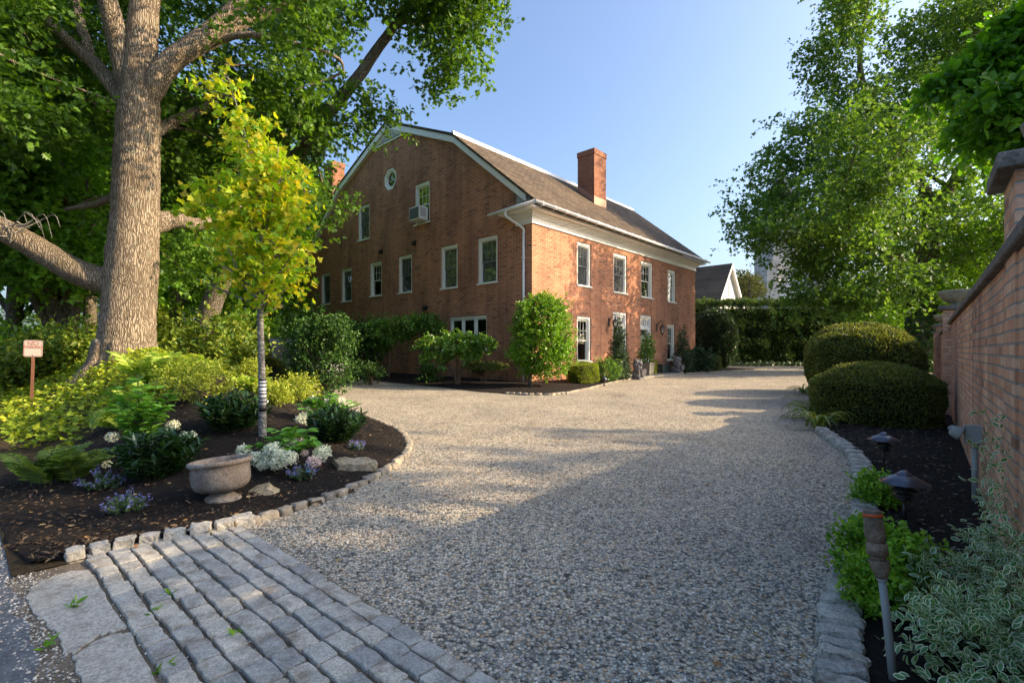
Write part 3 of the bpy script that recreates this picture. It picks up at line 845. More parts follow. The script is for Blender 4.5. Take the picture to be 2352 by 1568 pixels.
def Hh(x, y):
    x = np.asarray(x, float); y = np.asarray(y, float)
    d, s = seg_dist(x, y, EDGE_EXT)
    dd = np.where(s > 0, d, 0)
    ds = street_dist(x, y)
    h = 1.12 * np.clip(dd/3.7, 0, 1)**1.3 * smooth(.35, 2.6, ds) * (1 - smooth(11.5, 15.0, y + .25*x + 2))
    return h
def gz(x, y): return .10 * smooth(14, 24, y)
def bedz(x, y): return float(Hh(np.array([x]), np.array([y]))[0]) + .03

def on_bed(dx, dy):
    """ground point of the left bank seen at a picture position"""
    lo, hi = 2.0, 16.0
    for Y in np.arange(2.2, 15, .04):
        p = P(dx, dy, Y)
        if p[2] <= bedz(p[0], p[1]): return p
    return G(dx, dy)

# base ground out to the horizon
gx = np.concatenate([[-600, -200, -80, -40], np.arange(-24, 44.1, 1.0), [70, 140, 320, 600]])
gy = np.concatenate([[-300, -60, -20, -8], np.arange(-4, 50.1, 1.0), [70, 120, 250, 700]])
tag(grid_obj('ground', gx, gy, lambda X, Y: gz(X, Y) - .06, M['soil']), kind='structure')
gx = np.concatenate([np.arange(-16, -4, .5), np.arange(-4, 8, .1), np.arange(8, 36.1, .5)]); gy = np.concatenate([np.arange(-1, 1, .5), np.arange(1, 12, .1), np.arange(12, 44, .5)])
def gravelz(X, Y):
    p = np.stack([X, Y, 0*X], -1).reshape(-1, 3)
    return gz(X, Y) - .012 + (.007*lump(np.random.default_rng(21), p, 1.1) + .004*lump(np.random.default_rng(22), p, .4)).reshape(X.shape)
tag(grid_obj('gravel_driveway', gx, gy, gravelz, M['gravel']), kind='structure')
def pebbles(name, pos, size, mat, seed):
    r = np.random.default_rng(seed); n = len(pos)
    o6 = np.array([[1,0,0],[-1,0,0],[0,1,0],[0,-1,0],[0,0,1],[0,0,-1.]])
    f8 = [(0,2,4),(2,1,4),(1,3,4),(3,0,4),(2,0,5),(1,2,5),(3,1,5),(0,3,5)]
    sc = size[:, None]*r.uniform(.6, 1.3, (n, 3))*np.array([1, 1, .62])
    an = r.uniform(0, 6.28, n); ca, sa = np.cos(an), np.sin(an)
    V = (o6[None]*(1 + .25*r.normal(size=(n, 6, 1))))*sc[:, None]
    W = V.copy(); W[..., 0] = V[..., 0]*ca[:, None] - V[..., 1]*sa[:, None]; W[..., 1] = V[..., 0]*sa[:, None] + V[..., 1]*ca[:, None]
    W += pos[:, None]
    lo = (np.array(f8).ravel()[None] + (np.arange(n)*6)[:, None]).ravel()
    me = np_mesh(name, W.reshape(-1, 3), lo, np.full(n*8, 3), None, True); me.materials.append(mat)
    return tag(link(bpy.data.objects.new(name, me)), kind='stuff')
def pebblemat():
    t = NT('loose_pebbles'); g = t.n('NewGeometry').outputs['Random Per Island']
    c = t.ramp(g, [(0, (.16, .165, .16)), (.3, (.36, .355, .33)), (.55, (.50, .48, .43)), (.75, (.58, .48, .36)), (.9, (.70, .66, .57)), (1, (.80, .78, .70))])
    t.bsdf(c, .75, .3); return t.m
M['pebble'] = pebblemat()

# planted bank (soil under ground cover) and mulch bed
al = np.linspace(-1.15, 17, 150); dsv = np.concatenate([np.linspace(.0, 3, 50), np.linspace(3.2, 13, 40)])
AL, DS = np.meshgrid(al, dsv)
Xk = -3.6 + SNV[0]*DS + SD[0]*AL; Yk = 3.4 + SNV[1]*DS + SD[1]*AL
dk, sk = seg_dist(Xk, Yk, EDGE_EXT)
Zk = np.where(sk > -.02, Hh(Xk, Yk) + .018, -.12)
tag(mesh_grid('planted_bank', np.stack([Xk, Yk, Zk], -1).reshape(-1, 3), 150, 90, M['soil']), kind='structure')

def resample(poly, n):
    poly = np.array(poly, float)
    d = np.concatenate([[0], np.cumsum(np.linalg.norm(np.diff(poly, axis=0), axis=1))])
    t = np.linspace(0, d[-1], n)
    return np.stack([np.interp(t, d, poly[:, k]) for k in range(poly.shape[1])], 1)
BACK = [(-2.76, 2.78), (-3.22, 3.08), (-3.75, 3.54), (-4.42, 4.12), (-5.0, 4.75), (-5.2, 5.6), (-5.3, 6.9), (-5.9, 9.2), (-6.6, 10.8), (-6.6, 12.6), (-5.6, 13.7)]
e = resample(EDGE, 150); b = resample(BACK, 150)
T = np.linspace(0, 1, 70)
G2 = e[None] * (1 - T[:, None, None]) + b[None] * T[:, None, None]
Xb, Yb = G2[..., 0], G2[..., 1]
Zb = Hh(Xb, Yb) + .034 + .012*lump(rng, np.stack([Xb, Yb, 0*Xb], -1).reshape(-1, 3), .5).reshape(Xb.shape) + .006*lump(rng, np.stack([Xb, Yb, 0*Xb], -1).reshape(-1, 3), .14).reshape(Xb.shape)
Zb[0] = .0; Zb[-1] -= .012
tag(mesh_grid('mulch_bed', np.stack([Xb, Yb, Zb], -1).reshape(-1, 3), 150, 70, M['mulch']), kind='structure')

# street, broken concrete gutter, joint dirt
def flat(name, pts, z, mat, step=None):
    m = MB(); n = len(pts)
    m.add([(p[0], p[1], z) for p in pts], [tuple(range(n))])
    return tag(m.build(name, mat), kind='structure')
def sp(ds, along):
    """point by distance from the street edge and along the street from (-3.6, 3.4)"""
    o = np.array([-3.6, 3.4]) + SNV*ds + SD*along
    return (o[0], o[1])
rr = random.Random(3)
edge = [sp(.0 + rr.uniform(-.03, .035), a) for a in np.arange(-4.2, 12, .12)]
flat('street', [sp(-7, -4.2)] + edge + [sp(-7, 12)], .009, M['asphalt'])
flat('apron_base', [sp(-.05, -6), sp(1.12, -6), sp(1.12, -3.5), sp(1.14, -2.6), sp(1.11, -1.9), sp(1.13, -1.3), sp(1.0, -1.0), sp(.40, -.6), sp(-.05, -.6)], .006, M['sand'])
def slab(pts, z0, z1):
    r_ = random.Random(len(pts)); q_ = []
    for i in range(len(pts)):
        a_, b_ = pts[i-1], pts[i]
        for t_ in (.25, .5, .75, 1.0): q_.append((a_[0] + (b_[0]-a_[0])*t_ + r_.uniform(-.008, .008), a_[1] + (b_[1]-a_[1])*t_ + r_.uniform(-.008, .008)))
    pts = q_
    m = MB(); m.prism(pts, 'z', z0, z1); o = m.build('concrete_slab', M['concrete']); bevel(o, .012, 2); return o
s1 = [(60,1372),(75,1345),(120,1322),(160,1312),(207,1308),(232,1352),(262,1400),(292,1440),(268,1448),(225,1458),(196,1478),(170,1497),(150,1498),(140,1470),(122,1444),(100,1424),(68,1400)]
s2 = [(170,1504),(200,1484),(232,1464),(276,1452),(298,1452),(330,1505),(362,1560),(400,1625),(440,1720),(250,1740),(222,1640),(190,1560),(174,1530)]
for pts, lb in ((s1, 'pale concrete slab with broken rounded corner beside the asphalt'), (s2, 'pale concrete slab with cracked edge nearest the viewer')):
    w = [G(x, y, .012)[:2] for x, y in pts]
    tag(slab([tuple(p) for p in w], -.05, .014), lb, 'concrete slab', 'broken concrete gutter slabs')

# ---------------------------------------------------------------- stones
def stone_mesh(name, lx, ly, lz, seed, mat, taper=.06, rough=.012, sub=3, pw=9.0, flat=False):
    """split stone block: rounded, slightly uneven box, base at z=0"""
    r = np.random.default_rng(seed)
    bm = bmesh.new(); bmesh.ops.create_cube(bm, size=1.0)
    bmesh.ops.subdivide_edges(bm, edges=bm.edges[:], cuts=sub, use_grid_fill=True)
    V = np.array([v.co[:] for v in bm.verts])
    if flat:      # crowd the grid towards the edges so that only they are rounded
        V = np.sign(V) * .5 * (1 - (1 - np.abs(V)*2)**1.7)
    q = np.abs(V) * 2
    V = V / ((q**pw).sum(1)**(1/pw))[:, None]
    V = V * np.array([lx, ly, lz])
    V[:, :2] *= (1 + taper * (.5 - (V[:, 2:3]/lz + .5)))
    V[:, 0] += V[:, 1] * r.uniform(-.08, .08); V[:, 1] += V[:, 0] * r.uniform(-.05, .05)
    V += rough * np.stack([lump(r, V, .09), lump(r, V, .09), .6*lump(r, V, .10)], 1) + (rough*.22 if flat else 0) * r.normal(size=V.shape)
    V[:, 2] += lz/2
    for v, c in zip(bm.verts, V): v.co = c
    for f in bm.faces: f.smooth = not flat
    me = bpy.data.meshes.new(name); bm.to_mesh(me); bm.free()
    me.materials.append(mat)
    return me
def put(name, me, loc, rotz, label, cat, group, tilt=(0, 0), sc=None):
    o = bpy.data.objects.new(name, me); link(o)
    o.location = [float(v) for v in loc]; o.rotation_euler = (tilt[0], tilt[1], rotz)
    if sc is not None: o.scale = sc
    return tag(o, label, cat, group)

ORD = ['first', 'second', 'third', 'fourth', 'fifth', 'sixth', 'seventh', 'eighth', 'ninth', 'tenth', 'eleventh', 'twelfth', 'thirteenth', 'fourteenth', 'fifteenth', 'sixteenth', 'seventeenth', 'eighteenth', 'nineteenth', 'twentieth']
def ordn(i):
    if i < 20: return ORD[i]
    tens = ['twenty', 'thirty', 'forty', 'fifty', 'sixty', 'seventy', 'eighty', 'ninety', 'hundred'][:9][(i+1)//10 - 2]
    u = (i+1) % 10
    return tens + ('-' + ORD[u-1] if u else '-0').replace('-0', 'th').replace('ytth', 'yth')
# apron setts: courses run along the street
PAV = [stone_mesh('granite_sett', .166, .090, .09, 100+k, M['granite'], .03, .0034, 7, 18.0, True) for k in range(9)]
sang = math.atan2(SD[1], SD[0])
rowds = [.355 + .104*k for k in range(8)]
rownames = ['row edging the concrete slab', 'row next to the slab-side row', 'third row from the concrete slab', 'fourth row from the concrete slab', 'fourth row from the gravel', 'third row from the gravel', 'row next to the gravel-side row', 'row edging the gravel']
npave = 0
starts = [-.70, -.76, -.84, -.93, -.99, -1.06, -1.15, -1.21]
for k, ds in enumerate(rowds):
    a = starts[k] + rr.uniform(-.02, .02); i = 0
    while a > -5.2:
        l = rr.uniform(.135, .18)
        if k == 7: l *= 1.0
        c = sp(ds + rr.uniform(-.004, .004), a - l/2)
        if c[1] < 1.45: break
        sink = .064 if k < 7 else .074
        sc = (l/.165, rr.uniform(.9, 1.04), 1)
        put('granite_sett', PAV[rr.randrange(9)], (c[0], c[1], -sink + rr.uniform(-.002, .003)), sang + rr.uniform(-.022, .022) + (math.pi if rr.random() < .5 else 0),
            '%s granite sett from the flower bed in the %s' % (ordn(i), rownames[k]), 'paving stone', 'granite setts of the driveway apron', (rr.uniform(-.014, .014), rr.uniform(-.012, .012)), sc)
        npave += 1; i += 1
        a -= l + .006
# edging stones of the left bed: split blocks by the apron, flat weathered ones along the gravel
EDM = [stone_mesh('edging_stone', .115, .10, .12, 200+k, M['granite'], .08, .008, 6, 12.0, True) for k in range(6)]
EDT = [stone_mesh('edging_stone', .115, .085, .07, 220+k, M['granitetan'], .10, .012) for k in range(7)]
def walk(poly, L0, L1, gap, fn):
    d = np.concatenate([[0], np.cumsum(np.linalg.norm(np.diff(poly, axis=0), axis=1))]); s = 0.0; i = 0
    while s < d[-1]:
        l = rr.uniform(L0, L1); m_ = s + l/2
        x, y = np.interp(m_, d, poly[:, 0]), np.interp(m_, d, poly[:, 1])
        j = min(np.searchsorted(d, m_), len(poly)-1); t = poly[j] - poly[j-1]
        fn(i, x, y, math.atan2(t[1], t[0]), l); i += 1; s += l + gap
first = EDGE[:6]; second = EDGE[5:19]
def f1(i, x, y, a, l):
    put('edging_stone', EDM[rr.randrange(6)], (x, y, -.045), a + rr.uniform(-.12, .12), '%s squared grey block from the street end of the bed edging above the setts' % ordn(i), 'edging stone', 'stones edging the left flower bed', (rr.uniform(-.06, .06), rr.uniform(-.06, .06)), (l/.115, 1, rr.uniform(.92, 1.05)))
walk(first, .09, .135, .022, f1)
def f2(i, x, y, a, l):
    put('edging_stone', EDT[rr.randrange(7)], (x, y, -.026), a + rr.uniform(-.25, .25), '%s low weathered stone along the gravel from the setts end of the bed edging' % ordn(i), 'edging stone', 'stones edging the left flower bed', (rr.uniform(-.1, .1), rr.uniform(-.1, .1)), (l/.115, rr.uniform(.85, 1.15), rr.uniform(.85, 1.1)))
walk(second, .095, .15, .016, f2)
# right bed edging
RE_D = [(1880,990),(1912,1012),(1940,1032),(1960,1050),(1972,1075),(1978,1100),(1981,1140),(1978,1185),(1968,1235),(1952,1290),(1938,1340),(1922,1400),(1914,1470),(1920,1550),(1935,1640)]
RE = np.array([G(x, y)[:2] for x, y in RE_D])
RG = [stone_mesh('edging_stone', .088, .17, .11, 240+k, M['granite'], .10, .009, 6, 10.0, True) for k in range(7)]
def f3(i, x, y, a, l):
    put('edging_stone', RG[rr.randrange(7)], (x + .03, y, -.045), a + rr.uniform(-.12, .12), '%s grey stone from the yew end of the right bed edging' % ordn(i), 'edging stone', 'stones edging the right bed', (rr.uniform(-.12, .12), rr.uniform(-.1, .1)), (l/.09, rr.uniform(.85, 1.08), rr.uniform(.9, 1.1)))
walk(RE, .07, .105, .012, f3)
# right mulch bed up to the wall
WALLP = np.array([5.85, 6.3]); WALLD = np.array([.6497, .7602]); WALLN = np.array([-.7602, .6497])
def WP(k, out=0.0, z=0.0):
    o = WALLP + WALLD*k + WALLN*out
    return np.array([o[0], o[1], z])
left = np.concatenate([[G(1935, 1640)[:2], ], RE[::-1], [[6.1, 9.6], [7.6, 12.0], [9.2, 15.0], [11.6, 18.5], [15, 23]]])
right = np.array([WP(k)[:2] for k in np.linspace(-7.0, 16, 40)])
e = resample(left, 90); b = resample(right, 90); T = np.linspace(0, 1, 30)
G2 = e[None] * (1 - T[:, None, None]) + b[None] * T[:, None, None]
pz = np.stack([G2[..., 0], G2[..., 1], 0*G2[..., 0]], -1).reshape(-1, 3)
Zr = (.022 + gz(G2[..., 0], G2[..., 1]) + .02*np.sin(np.pi*T)[:, None] + .01*lump(rng, pz, .4).reshape(G2.shape[:2]))
tag(mesh_grid('mulch_bed', np.stack([G2[..., 0], G2[..., 1], Zr], -1).reshape(-1, 3), 90, 30, M['mulchblack']), kind='structure')
# bed round the house with a thin stone edge
HB_D = [(700, 868), (760, 869), (805,872),(870,878),(950,885),(1010,890),(1060,895),(1110,900),(1160,903.5),(1210,907),(1260,907),(1300,903),(1350,893.5),(1400,882.5),(1450,874)]
HBE = np.array([G(x, y)[:2] for x, y in HB_D])
wallin = np.array([HW(.3, q)[:2] for q in (14.5, 12, 10, 8, 6.5, 5, 3.5, 2, .3)] + [HW(p, .3)[:2] for p in (1, 2, 3, 4, 4.9)])
e = resample(HBE, 80); b = resample(wallin, 80); T = np.linspace(0, 1, 16)
G2 = e[None] * (1 - T[:, None, None]) + b[None] * T[:, None, None]
Zr = .015 + gz(G2[..., 0], G2[..., 1]) + .07*smooth(0, .5, T)[:, None] + 0*G2[..., 0]
tag(mesh_grid('mulch_bed', np.stack([G2[..., 0], G2[..., 1], Zr], -1).reshape(-1, 3), 80, 16, M['mulch']), kind='structure')
SM = [stone_mesh('edging_stone', .17, .10, .08, 260+k, M['granitetan'], .08, .012, 2) for k in range(5)]
def f4(i, x, y, a, l):
    put('edging_stone', SM[rr.randrange(5)], (x, y, -.03 + float(gz(x, y))), a + rr.uniform(-.1, .1), '%s small stone from the corner holly along the bed edge before the entrance front' % ordn(i), 'edging stone', 'stones edging the house bed', (0, rr.uniform(-.06, .06)), (l/.17, 1, rr.uniform(.9, 1.1)))
walk(HBE[8:], .14, .22, .03, f4)
# second bed right of the doors
hb2 = np.array([HW(10.2, -1.35)[:2], HW(12, -1.35)[:2], HW(14.5, -1.6)[:2], HW(17.5, -2.2)[:2], HW(19, -2.6)[:2]])
e = resample(hb2, 40); b = resample(np.array([HW(10.0, .2)[:2], HW(19, .2)[:2]]), 40); T = np.linspace(0, 1, 10)
G2 = e[None] * (1 - T[:, None, None]) + b[None] * T[:, None, None]
tag(mesh_grid('mulch_bed', np.stack([G2[..., 0], G2[..., 1], .115 + .05*smooth(0, .5, T)[:, None] + 0*G2[..., 0]], -1).reshape(-1, 3), 40, 10, M['mulch']), kind='structure')
def f5(i, x, y, a, l):
    put('edging_stone', SM[rr.randrange(5)], (x, y, .065), a, '%s small stone from the far lion along the bed edge' % ordn(i), 'edging stone', 'stones edging the far house bed', (0, 0), (l/.17, 1, 1))
walk(hb2, .2, .3, .03, f5)
# bluestone landing before the doors
m = MB(); 
for (p0, p1, o0, o1) in ((5.0, 7.1, .02, 1.45), (7.115, 8.9, .02, 1.40), (8.915, 10.1, .02, 1.30)):
    m.box(p0, p1, -o1, -o0, -.1, .145)
o = m.build('stone_landing', M['sandstone']); o.location = (HX, HYY, 0); o.rotation_euler = (0, 0, HROT); bevel(o, .012, 2)
tag(o, 'low bluestone landing slab before the two doors', 'landing')
# loose pebbles nobody could count: on the near gravel, along the setts and in the dirt by the slab
rg = np.random.default_rng(33); n = 60000
y = 1.6 + 5.0*rg.uniform(size=n)**1.5; x = rg.uniform(-2.2, 2.6, n); p = np.stack([x, y, 0*x], 1)
ok = (street_dist(x, y) > 1.12 + .07*lump(rg, p, .3)) & (seg_dist(x, y, EDGE)[1] < 0) & (x < np.interp(y, RE[::-1, 1], RE[::-1, 0]) - .02)
p = p[ok]; p[:, 2] = gravelz(p[:, 0], p[:, 1]) + rg.uniform(-.003, .003, len(p))
pebbles('loose_pebbles', p, .0065*rg.uniform(.6, 1.4, len(p)), M['pebble'], 34)
al = rg.uniform(-3.2, -.3, 5200); dsx = np.where(rg.uniform(size=5200) < .5, rg.uniform(.30, 1.2, 5200), rg.normal(size=5200)*.06 + .03)
k = rg.uniform(size=5200) < .3; al[k] = rg.normal(size=k.sum())*.12 - .68; dsx[k] = rg.uniform(.05, .5, k.sum())
xy = np.array([-3.6, 3.4])[None] + SNV[None]*dsx[:, None] + SD[None]*al[:, None]
pebbles('joint_pebbles', np.concatenate([xy, np.full((len(xy), 1), .009)], 1), .0052*rg.uniform(.5, 1.7, len(xy)), M['pebble'], 35)
# ================================================================ plants
SEED = [1000]
def nrng():
    SEED[0] += 1
    return np.random.default_rng(SEED[0])

def connect(mb, skel, targets, r0, r1, rg, n=5, sides=5, upsag=.12):
    S = np.array(skel)
    for t in targets:
        w = S.copy(); dist = np.linalg.norm(w - t, axis=1) + 1.2*np.maximum(0, w[:, 2] - t[2] + .1)
        a = S[np.argmin(dist)]
        L_ = np.linalg.norm(t - a)
        mid = (a + t)/2 + np.array([0, 0, upsag*L_]) + rg.normal(size=3)*.08*L_
        pts = bez([a, mid, t], n)
        rr_ = np.linspace(min(r0, .012 + .03*L_) if r0 > .02 else r0, r1, len(pts))
        mb.tube(pts, list(rr_), sides, caps=False)
        S = np.concatenate([S, np.array(pts[2:])])
    return S

def shrub(name, label, cat, base, blobs, nt, k, tl, size, tpl, mat, shell=.5, lam=.5, thr=-.4, up=.8, droop=0.0, stems=6, stemr=.012,
          stemmat=None, group=None, out=.7, flat=.55, stempts=None, root=True, part='foliage'):
    rg = nrng(); base = np.array(base, float)
    o = thing(name, label, cat, base, 0, group)
    vol = np.array([b[1][0]*b[1][1]*b[1][2] for b in blobs])**(2/3.); vol = vol/vol.sum()
    L4 = []; T = []
    for (c, r), v in zip(blobs, vol):
        tw = blob_pts(rg, c, r, max(3, int(nt*v)), shell, lam, thr)
        tw = tw[tw[:, 2] > -.02] if len(tw) else tw
        if len(tw) == 0: continue
        T.append(tw)
        L4.append(twig_leaves(rg, tw, np.array(c) - np.array([0, 0, r[2]*.5]), k, tl, size, up, out, droop, flat))
    p, a, n_, s_ = cat4(L4)
    keep = p[:, 2] > .01
    leaves(part, p[keep], a[keep], n_[keep], s_[keep], tpl, mat, o)
    if stems or stempts:
        mb = MB(); T = np.concatenate(T)
        skel = [np.array([0, 0, 0.0])]
        if stempts:
            for sp_ in stempts:
                pts = bez(sp_, 5); mb.tube(pts, list(np.linspace(stemr*2.2, stemr*.8, len(pts))), 7); skel += [np.array(q) for q in pts]
            tg = T[rg.choice(len(T), min(len(T), stems*4), replace=False)]
            connect(mb, skel, tg, stemr*.8, stemr*.3, rg)
        else:
            tg = T[rg.choice(len(T), min(len(T), stems), replace=False)]
            for t in tg:
                b0 = np.array([rg.normal()*.06, rg.normal()*.06, 0]) * (abs(blobs[0][1][0])*1.2)
                mid = b0*.5 + t*.5 + np.array([0, 0, .05]) ; mid[:2] *= .75
                pts = bez([b0 - np.array([0, 0, .03]), mid, t], 4); mb.tube(pts, list(np.linspace(stemr, stemr*.4, len(pts))), 5, caps=False)
        mb.build('stems', stemmat or M['twig'], o, fixn=False)
    return o

def super_mesh(name, r, p, mat, parent, base_cut=True, wob=.03):
    bm = bmesh.new(); bmesh.ops.create_icosphere(bm, subdivisions=4, radius=1)
    V = np.array([v.co[:] for v in bm.verts])
    q = (np.abs(V)**p).sum(1)**(1/p); V = V/q[:, None]*np.array(r)
    V += wob*np.stack([lump(np.random.default_rng(3+i), V, .5) for i in range(3)], 1)
    V[:, 2] += r[2]
    for v, c in zip(bm.verts, V): v.co = c
    for f in bm.faces: f.smooth = True
    me = bpy.data.meshes.new(name); bm.to_mesh(me); bm.free(); me.materials.append(mat)
    return link(bpy.data.objects.new(name, me), parent)

def clipped(name, label, cat, base, r, p, n, size, tpl, mat, rotz=0.0, group=None, core=.93, zmin=0.0, jit=.05, k=1, wob=.04):
    """clipped evergreen: leaves over a superellipsoid of half axes r standing on the ground"""
    rg = nrng(); r = np.array(r, float)
    o = thing(name, label, cat, base, rotz, group)
    d = unit(rg.normal(size=(n*2, 3)) * (1/np.sqrt(r))); d = unit(rg.normal(size=(int(n*1.6), 3)))
    q = (np.abs(d)**p).sum(1)**(1/p); pts = d/q[:, None]*r
    nr = unit(np.sign(d)*np.abs(d/q[:, None])**(p-1)/r)
    dep = rg.uniform(0, 1, len(pts))**1.6*jit
    pts = pts - nr*dep[:, None] + wob*lump(rg, pts, .55)[:, None]*nr
    pts[:, 2] += r[2]
    ok = (pts[:, 2] > zmin)
    w = np.clip(np.abs(nr/ r).sum(1), 0, None)
    pts, nr = pts[ok], nr[ok]
    A = unit(nr*.8 + rg.normal(size=nr.shape)*.65 + np.array([0, 0, .15]))
    Nn = unit(rg.normal(size=nr.shape)*.7 + nr*.5 + np.array([0, 0, .4]))
    leaves('foliage', pts, A, Nn, size*rg.uniform(.7, 1.3, len(pts)), tpl, mat, o)
    if core: super_mesh('dark_core', r*core, p, M['core'], o)
    return o

def drum(name, label, cat, base, rx, ry, H, dome, n, size, mat, rotz, group=None, wob=.02):
    """clipped oval block with steep sides and a domed top"""
    rg = nrng(); o = thing(name, label, cat, base, rotz, group)
    nt_ = int(n*.5); a = rg.uniform(0, 6.283, n); rho = np.sqrt(rg.uniform(0, 1, n)); top = np.arange(n) < nt_
    zs = rg.uniform(0.0, 1, n)
    side_r = 1 - .10*(1 - zs)**2 - .05*zs**6
    r_ = np.where(top, rho, side_r)
    ze = H - dome
    z = np.where(top, ze + dome*(1 - rho**2.2), zs*ze)
    p = np.stack([np.cos(a)*r_*rx, np.sin(a)*r_*ry, z], 1)
    nr = np.where(top[:, None], np.stack([np.cos(a)*rho*.5, np.sin(a)*rho*.5, 1 + 0*a], 1), np.stack([np.cos(a)/rx, np.sin(a)/ry, .05 + 0*a], 1)); nr = unit(nr)
    p = p + nr*(wob*lump(rg, p, .35) - .04*rg.uniform(0, 1, n)**1.5 + .012*(rg.uniform(size=n) < .03)*rg.uniform(0, 3, n))[:, None]
    A = unit(nr*.8 + rg.normal(size=p.shape)*.6 + np.array([0, 0, .1])); Nn = unit(rg.normal(size=p.shape)*.6 + nr*.6 + np.array([0, 0, .3]))
    leaves('foliage', p, A, Nn, size*rg.uniform(.7, 1.3, n), 'kite', mat, o)
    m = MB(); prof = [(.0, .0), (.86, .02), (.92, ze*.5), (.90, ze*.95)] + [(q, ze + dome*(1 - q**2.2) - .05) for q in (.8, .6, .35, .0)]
    m.lathe(prof, 40, sx=rx, sy=ry); m.build('dark_core', M['core'], o)
    return o

# ---------------------------------------------------------------- trees
def tree(name, label, base, trunkpts, trunkr, limbs, blobs, nclump, clr, k, tl, size, tpl, mat, bark, group=None, ntw=14, twigs=90, shell=.3,
         up=.8, droop=.15, sides=14, lam=None, thr=-.5, cat='tree', tw_r=.035):
    """trunkpts, limbs and blobs in world coordinates; parts: trunk and crown"""
    rg = nrng(); base = np.array(base, float)
    o = thing(name, label, cat, base, 0, group)
    mb = MB(); skel = []
    pts = bez([np.array(q) - base for q in trunkpts], 8); rad = np.interp(np.linspace(0, 1, len(pts)), np.linspace(0, 1, len(trunkr)), trunkr)
    mb.tube(pts, list(rad), sides, rough=.035, rng=rg); skel += pts[len(pts)//3:]
    for lp, lr in limbs:
        q = bez([np.array(v) - base for v in lp], 7); r_ = np.interp(np.linspace(0, 1, len(q)), np.linspace(0, 1, len(lr)), lr)
        mb.tube(q, list(r_), max(8, sides-4), rough=.03, rng=rg); skel += q
    C = []; W = np.array([b[2] if len(b) > 2 else b[1][0]*b[1][2] for b in blobs], float); W /= W.sum()
    for b, w in zip(blobs, W):
        C.append(blob_pts(rg, np.array(b[0]) - base, b[1], max(2, int(round(nclump*w))), shell, lam, thr))
    C = np.concatenate(C)
    tg = C[rg.choice(len(C), min(len(C), twigs), replace=False)]
    tg = tg[np.argsort(np.min(np.linalg.norm(tg[:, None] - np.array(skel)[None], axis=2), axis=1))]
    connect(mb, skel, tg, tw_r*2, tw_r*.3, rg)
    mb.build('trunk', bark, o, fixn=False)
    cl = np.repeat(C, ntw, 0)
    tw = cl + rg.normal(size=cl.shape)*np.array([clr, clr, clr*.55])*.62
    p, a, n_, s_ = twig_leaves(rg, tw, cl - np.array([0, 0, clr*.4]), k, tl, size, up, .8, droop)
    leaves('crown', p, a, n_, s_, tpl, mat, o)
    return o

def Dl(pts, Y):
    """polyline given at picture positions; Y one distance or one per point"""
    if not hasattr(Y, '__len__'): Y = [Y]*len(pts)
    return [P(x, y, d) for (x, y), d in zip(pts, Y)]
def Db(x, y, Y, rx, ry, rd, w=None):
    s = Y/F_
    b = (P(x, y, Y), (rx*s, rd, ry*s))
    return b if w is None else b + (w,)

# the big oak ------------------------------------------------------
OY = 11.0; s = OY/F_
ob = P(287, 862, OY)
limbs = [
 (Dl([(285,690),(250,650),(205,635),(160,615),(110,585),(50,550),(-20,515),(-130,470),(-240,410)], [11,10.9,10.8,10.7,10.6,10.4,10.2,9.9,9.7]), [.20,.30,.29,.27,.25,.24,.23,.18,.10]),
 (Dl([(315,300),(285,235),(246,180),(205,135),(160,98),(105,45),(50,-20),(0,-110)], [11,11,11.1,11.2,11.3,11.4,11.6,12]), [.10,.17,.165,.15,.13,.12,.11,.08]),
 (Dl([(213,143),(198,95),(183,50),(168,-30),(160,-120)], [11.2,11.3,11.5,11.7,12]), [.11,.11,.105,.09,.05]),
 (Dl([(305,260),(290,180),(274,110),(258,45),(238,-40),(220,-160)], [11,10.9,10.8,10.6,10.4,10.2]), [.16,.22,.21,.20,.18,.12]),
 (Dl([(330,260),(350,200),(385,150),(432,112),(482,75),(530,30),(575,-25),(630,-120)], [11,11,11.1,11.2,11.4,11.6,11.8,12]), [.14,.26,.24,.22,.21,.18,.16,.10]),
 (Dl([(420,125),(470,105),(520,78),(562,52),(620,25),(710,-10),(800,-60)], [11.4,11.8,12.2,12.5,12.8,13.2,13.6]), [.13,.15,.15,.145,.13,.11,.07]),
 (Dl([(470,110),(510,92),(560,80),(620,86),(690,105),(750,122),(782,140),(790,165)], [11.6,11.6,11.6,11.7,11.8,12,12.2,12.3]), [.05,.075,.075,.07,.06,.05,.04,.02]),
 (Dl([(330,540),(365,512),(405,505),(450,515),(500,500),(560,470)], [11,11.3,11.6,12,12.5,13]), [.12,.24,.19,.15,.12,.06]),
 (Dl([(330,330),(380,290),(440,262),(500,232),(560,180)], [11.2,11.9,12.4,13,13.6]), [.10,.13,.12,.10,.06]),
 (Dl([(300,470),(262,455),(215,470),(150,480)], [11.2,11.8,12.4,13]), [.08,.10,.08,.04]),
]
orng = np.random.default_rng(5)
blobs = []; front_clear = (95, 640)
def region(x0, x1, y0, y1, Y0, Y1, n, rx, ry, skip=None):
    k = 0
    while k < n:
        x, y, Y = orng.uniform(x0, x1), orng.uniform(y0, y1), orng.uniform(Y0, Y1)
        if skip and any(a < x < b and c < y < d for a, b, c, d in skip): continue
        if Y < OY + 1.0 and front_clear and front_clear[0] < x < front_clear[1]: continue
        blobs.append(Db(x, y, Y, rx, ry, .8, 1.0)); k += 1
gaps = [(330, 480, 118, 190), (195, 250, 60, 105), (770, 980, 60, 200)]
region(-120, 720, -170, 115, 8.8, 17, 150, 55, 32, gaps)
region(-110, 270, 110, 345, 8.2, 14.5, 48, 55, 32, gaps)
region(380, 715, 150, 330, 11.5, 16.5, 46, 50, 30, gaps)
region(350, 480, 330, 620, 12, 15, 24, 45, 30)
